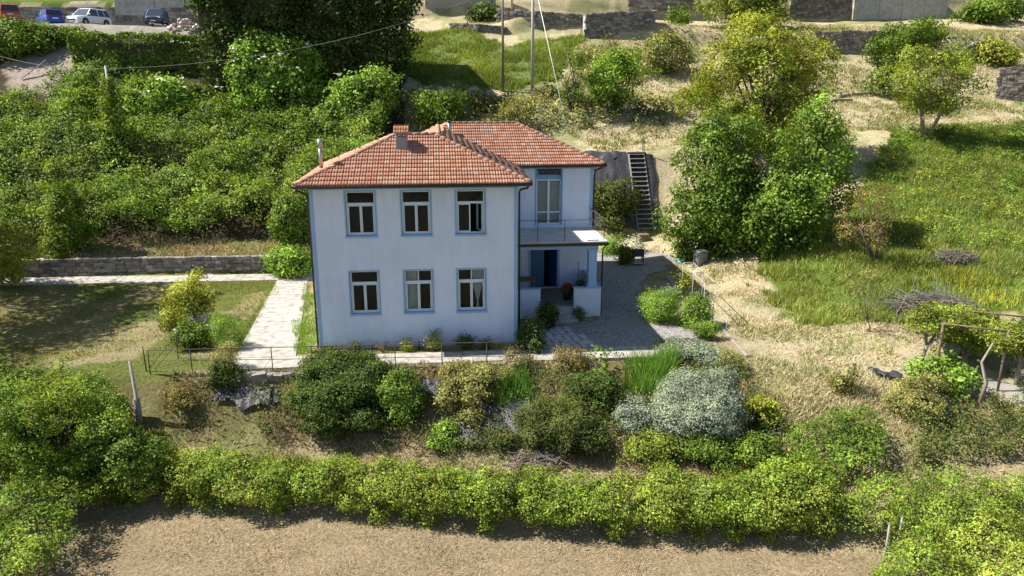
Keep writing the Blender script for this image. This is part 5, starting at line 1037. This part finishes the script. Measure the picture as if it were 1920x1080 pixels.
# rubble heaps
def rubble(name, label, px, py, w, n, cols, hh):
    p = pick(px, py) if py > 55 else on_z(px, py, 16.63); o = empty(name, p); tag(o, label, 'rubble')
    for i in range(n):
        a = random.random()*6.28; r = math.sqrt(random.random()); s_ = random.uniform(.10,.26)*w*.28; t_ = MB(); rock(t_, (0,0,0), s_, s_*.8, s_*.6, random.choice(cols)); k = t_.build('stone', M_DRY, o); k.location = (math.cos(a)*r*w*.5, math.sin(a)*r*w*.4, hh*(1-r)*random.uniform(.5,1)+.04); k.rotation_euler = (random.random(),random.random(),random.random()*6)
rubble('rubble_heap','pinkish rubble heap beside the navy car',346,56,3.0,70,[(.55,.47,.43),(.6,.52,.48),(.48,.41,.38)],1.3)
rubble('rubble_heap','grey rubble heap inside the left thicket',124,246,2.6,60,[(.45,.44,.43),(.38,.37,.36),(.52,.51,.5)],1.0)
def brush(name, label, px, py, w, h, n, mat):
    p = pick(px, py); o = empty(name, p); b = MB()
    for i in range(n):
        a = random.random()*6.28; r = math.sqrt(random.random())*w*.45; c = Vector((math.cos(a)*r, math.sin(a)*r*.5, h*random.uniform(.05,.9)*(1-r/w))); d = Vector((random.uniform(-1,1),random.uniform(-.6,.6),random.uniform(-.25,.4))).normalized()*w*random.uniform(.1,.28); b.tube([c-d, c+d*.2+Vector((0,0,.06)), c+d], [.022,.016,.008], 4)
    tag(b.build('twigs', mat, o), kind='stuff'); return tag(o, label, 'brushwood')
M_TWIG = plain('grey_twigs', (.17,.145,.125), .9, 0, .35, 9)
brush('brushwood_heap','grey heap of cut branches in the lower meadow',1740,590,4.2,1.3,260,M_TWIG); brush('brushwood_heap','pale heap of dry branches above the yellow flowers',1788,492,2.4,.8,120,M_TWIG); brush('brushwood_heap','bare grey twigs at the foot of the front bank',1010,872,2.2,.6,90,M_TWIG); brush('brushwood_heap','pile of cut branches below the grey utility pole',1018,176,3.2,.7,70,M_TWIG)
# fallen trunks on the right terrace
for lab, a, c in (('fallen pale trunk lying on the right terrace',(1572,182),(1640,178)),('dark log lying below the fallen pale trunk',(1560,190),(1598,192))):
    a = pick(*a); c = pick(*c); o = MB().tube([(0,0,.15), tuple((c-a)*.5+np.array((0,.15,.2))), tuple(c-a+np.array((0,0,.2)))], [.16,.13,.08], 8).build('fallen_log', M_PALEBARK if 'pale' in lab else M_BARK, None, True); o.location = a; tag(o, lab, 'log')
for lab, a in (('left of the two wooden stakes in the bottom right hedge',((1655,1062),(1668,984))),('right of the two wooden stakes in the bottom right hedge',((1678,1040),(1692,970)))):
    p = pick(*a[0]); t = on_y(a[1][0], a[1][1], p[1]); o = MB().tube([(0,0,-.2), tuple((t-p)*.5+np.array((.02,0,0))), tuple(t-p)], [.045,.04,.03], 7).build('wooden_stake', M_GREYWOOD, None, True); o.location = p; tag(o, lab, 'stake')
# pergola terrace at the right: slab, posts, disc
M_TERR = plain('terrace_concrete', (.25,.235,.21), .9, 0, .25, 2)
tag(drape('terrace_slab', poly_px([(1680,690),(1730,676),(1830,700),(1990,745),(1990,790),(1860,750),(1760,735)]), M_TERR, .06, .2, .15), kind='structure')
p = pick(1778,690); o = empty('garden_disc', p); tag(o, 'round grey dish on a post under the pergola', 'dish'); MB().tube([(0,0,-.1),(0,.1,.7)], .03).build('post', M_RUST, o); d_ = MB(); n = 24; d_.v = [(.38*math.cos(2*math.pi*k/n), -.06, .85+.34*math.sin(2*math.pi*k/n)) for k in range(n)]+[(.30*math.cos(2*math.pi*k/n), .04, .85+.27*math.sin(2*math.pi*k/n)) for k in range(n)]+[(0,.08,.85)]; d_.f = [(k, (k+1) % n, n+(k+1) % n, n+k) for k in range(n)]+[(n+k, n+(k+1) % n, 2*n) for k in range(n)]; d_.build('dish', M_GREYPLATE, o, True)
sg = []; c4 = [pick(x, y) for x, y in ((1752,712),(1870,735),(1905,690),(1800,672))]; zt = max(c[2] for c in c4)+2.1
for c in c4: sg.append(('post', [(c[0],c[1],c[2]-.2),(c[0],c[1],zt)], .05))
for a in range(4): sg.append(('beam', [(c4[a][0],c4[a][1],zt),(c4[(a+1) % 4][0],c4[(a+1) % 4][1],zt)], .04))
tubes('garden_pergola', sg, M_WOOD, 'weathered timber pergola frame at the right edge', 'pergola')
p = pick(1835,760); o = MB().tube([(0,0,-.1),(.15,0,.9),(-.1,.1,1.7),(.3,.2,2.4)], [.09,.07,.05,.03], 7).build('vine_trunk', M_PALEBARK, None, True); o.location = p; tag(o, 'twisted bare vine trunk beside the pergola terrace', 'vine')
# dark planter stand beside the clipped ball
p = pick(1196,497); o = empty('planter_stand', p); tag(o, 'dark stand with a shelf beside the clipped ball bush', 'stand'); MB().box(-.32,.32,-.2,.2,.55,.98).build('box', M_DARKPOT, o, bevel=.02)
for s_ in (-1,1):
    for t_ in (-1,1): MB().box(s_*.28-.03,s_*.28+.03,t_*.16-.03,t_*.16+.03,0,.55).build('leg', M_WOOD, o)
MB().box(-.34,.34,-.22,.22,.12,.16).build('shelf', M_WHITEPIPE, o)
p = pick(1206,452); o = MB().box(-.35,.35,-.3,.3,0,.5).build('wooden_crate', M_WOOD, None, bevel=.03); o.location = p; tag(o, 'dark wooden box at the foot of the garden stair', 'box')
a, c = pick(1252,522), pick(1276,552); o = MB().bar((0,0,.12), tuple(c-a+np.array((0,0,.10))), .22, .05).build('wooden_plank', M_GREYWOOD, None, bevel=.01); o.location = a; tag(o, 'old plank lying at the edge of the gravel court', 'plank')
# porch furniture
o = empty('flower_pot', (7.25,4.75,.54)); tag(o, 'dark flower pot with red flowers on the porch', 'flower pot'); MB().lathe((0,0,0),[(.16,0),(.23,.35),(.25,.38),(.20,.38),(.18,.30)]).build('pot', M_DARKPOT, o, True)
L = [((7.25+random.uniform(-.15,.15),4.75+random.uniform(-.1,.1),.54+random.uniform(.42,.6)),(.17,.17,.14)) for i in range(5)]; P, N = crown_points(L, .07, .6, 1.6, .3); foliage('leaves', P, N, .07, 'dark', o, off=(7.25,4.75,.54))
L = [((7.2,4.72,1.24),(.16,.14,.13)),((7.3,4.75,1.16),(.12,.12,.1))]; P, N = crown_points(L, .07, .8, 1.8, .25); foliage('flowers', P, N, .07, [(.50,.03,.04),(.42,.02,.03),(.55,.08,.08)], o, .9, off=(7.25,4.75,.54))
bush('pot_plant','dark leafy pot plant right of the red flowers','plant',1058,1088,520,548,'dark',4,.7,.5,1.6,.36,d=.4,base=(7.85,4.9,.6),back=0)
o = MB().tube([(8.15,6.7,.54),(8.2,6.9,2.0)], .018, 6).build('broom_stick', M_WOOD, None, True); tag(o, 'broom stick leaning on the porch wall', 'broom')
o = empty('porch_table', (4.95,5.1,.54)); tag(o, 'brown wooden table behind the left porch parapet', 'table'); MB().box(-.6,.75,-.45,.45,.98,1.04).build('table_top', M_WOOD, o, bevel=.01)
for s_ in (-.52,.67):
    for t_ in (-.38,.38): MB().box(s_-.035,s_+.035,t_-.035,t_+.035,0,.98).build('leg', M_WOOD, o)
o = MB().box(4.3,4.75,5.8,6.3,.54,1.9).build('porch_cupboard', M_WOOD, None, bevel=.02); tag(o, 'dark brown cupboard at the left end of the porch', 'cupboard')
o = empty('picket_gate', (4.72,3.15,0)); tag(o, 'small white picket gate leaning under the left porch parapet', 'gate')
for i in range(11): MB().box(i*.085,i*.085+(.04 if i not in (0,2) else .055),-.012,.012,.12,.70).build('picket', M_FWHITE, o)
for z in (.14,.66): MB().box(-.02,.93,.0125,.035,z,z+.05).build('rail', M_FWHITE, o)
o = MB().box(4.9,5.5,3.2,3.3,-.1,.1).build('step_stone', M_STONE, None, bevel=.02); tag(o, 'small stone block below the white picket gate', 'stone')
p = pick(365,606); o = empty('white_planter', p); tag(o, 'pale planter at the foot of the small garden tree', 'planter'); MB().box(-.5,.5,-.25,.25,0,.28).build('trough', M_PATH, o, bevel=.03); L = [((p[0]+(i-1.5)*.25,p[1],p[2]+.36),(.2,.2,.12)) for i in range(4)]; P, N = crown_points(L, .09, .7, 1.6, .3); foliage('flowers', P, N, .09, 'white', o, .9, off=p)
for lab, px, py in (('left short pipe stub at the facade foot',696,664),('right short pipe stub at the facade foot',786,660)):
    x = on_z(px, py, 0)[0]; o = MB().tube([(0,0,-.05),(0,0,.38)], .03, 8).build('pipe_stub', M_DARKPOT, None, True); o.location = (x,-.5,0); tag(o, lab, 'pipe')
p = pick(40,150); o = MB().bar((0,0,.1),(1.6,1.2,1.6),.14,.06).build('leaning_board', M_GREYWOOD); o.location = p; tag(o, 'grey board leaning on the rubble slope at the left edge', 'board')
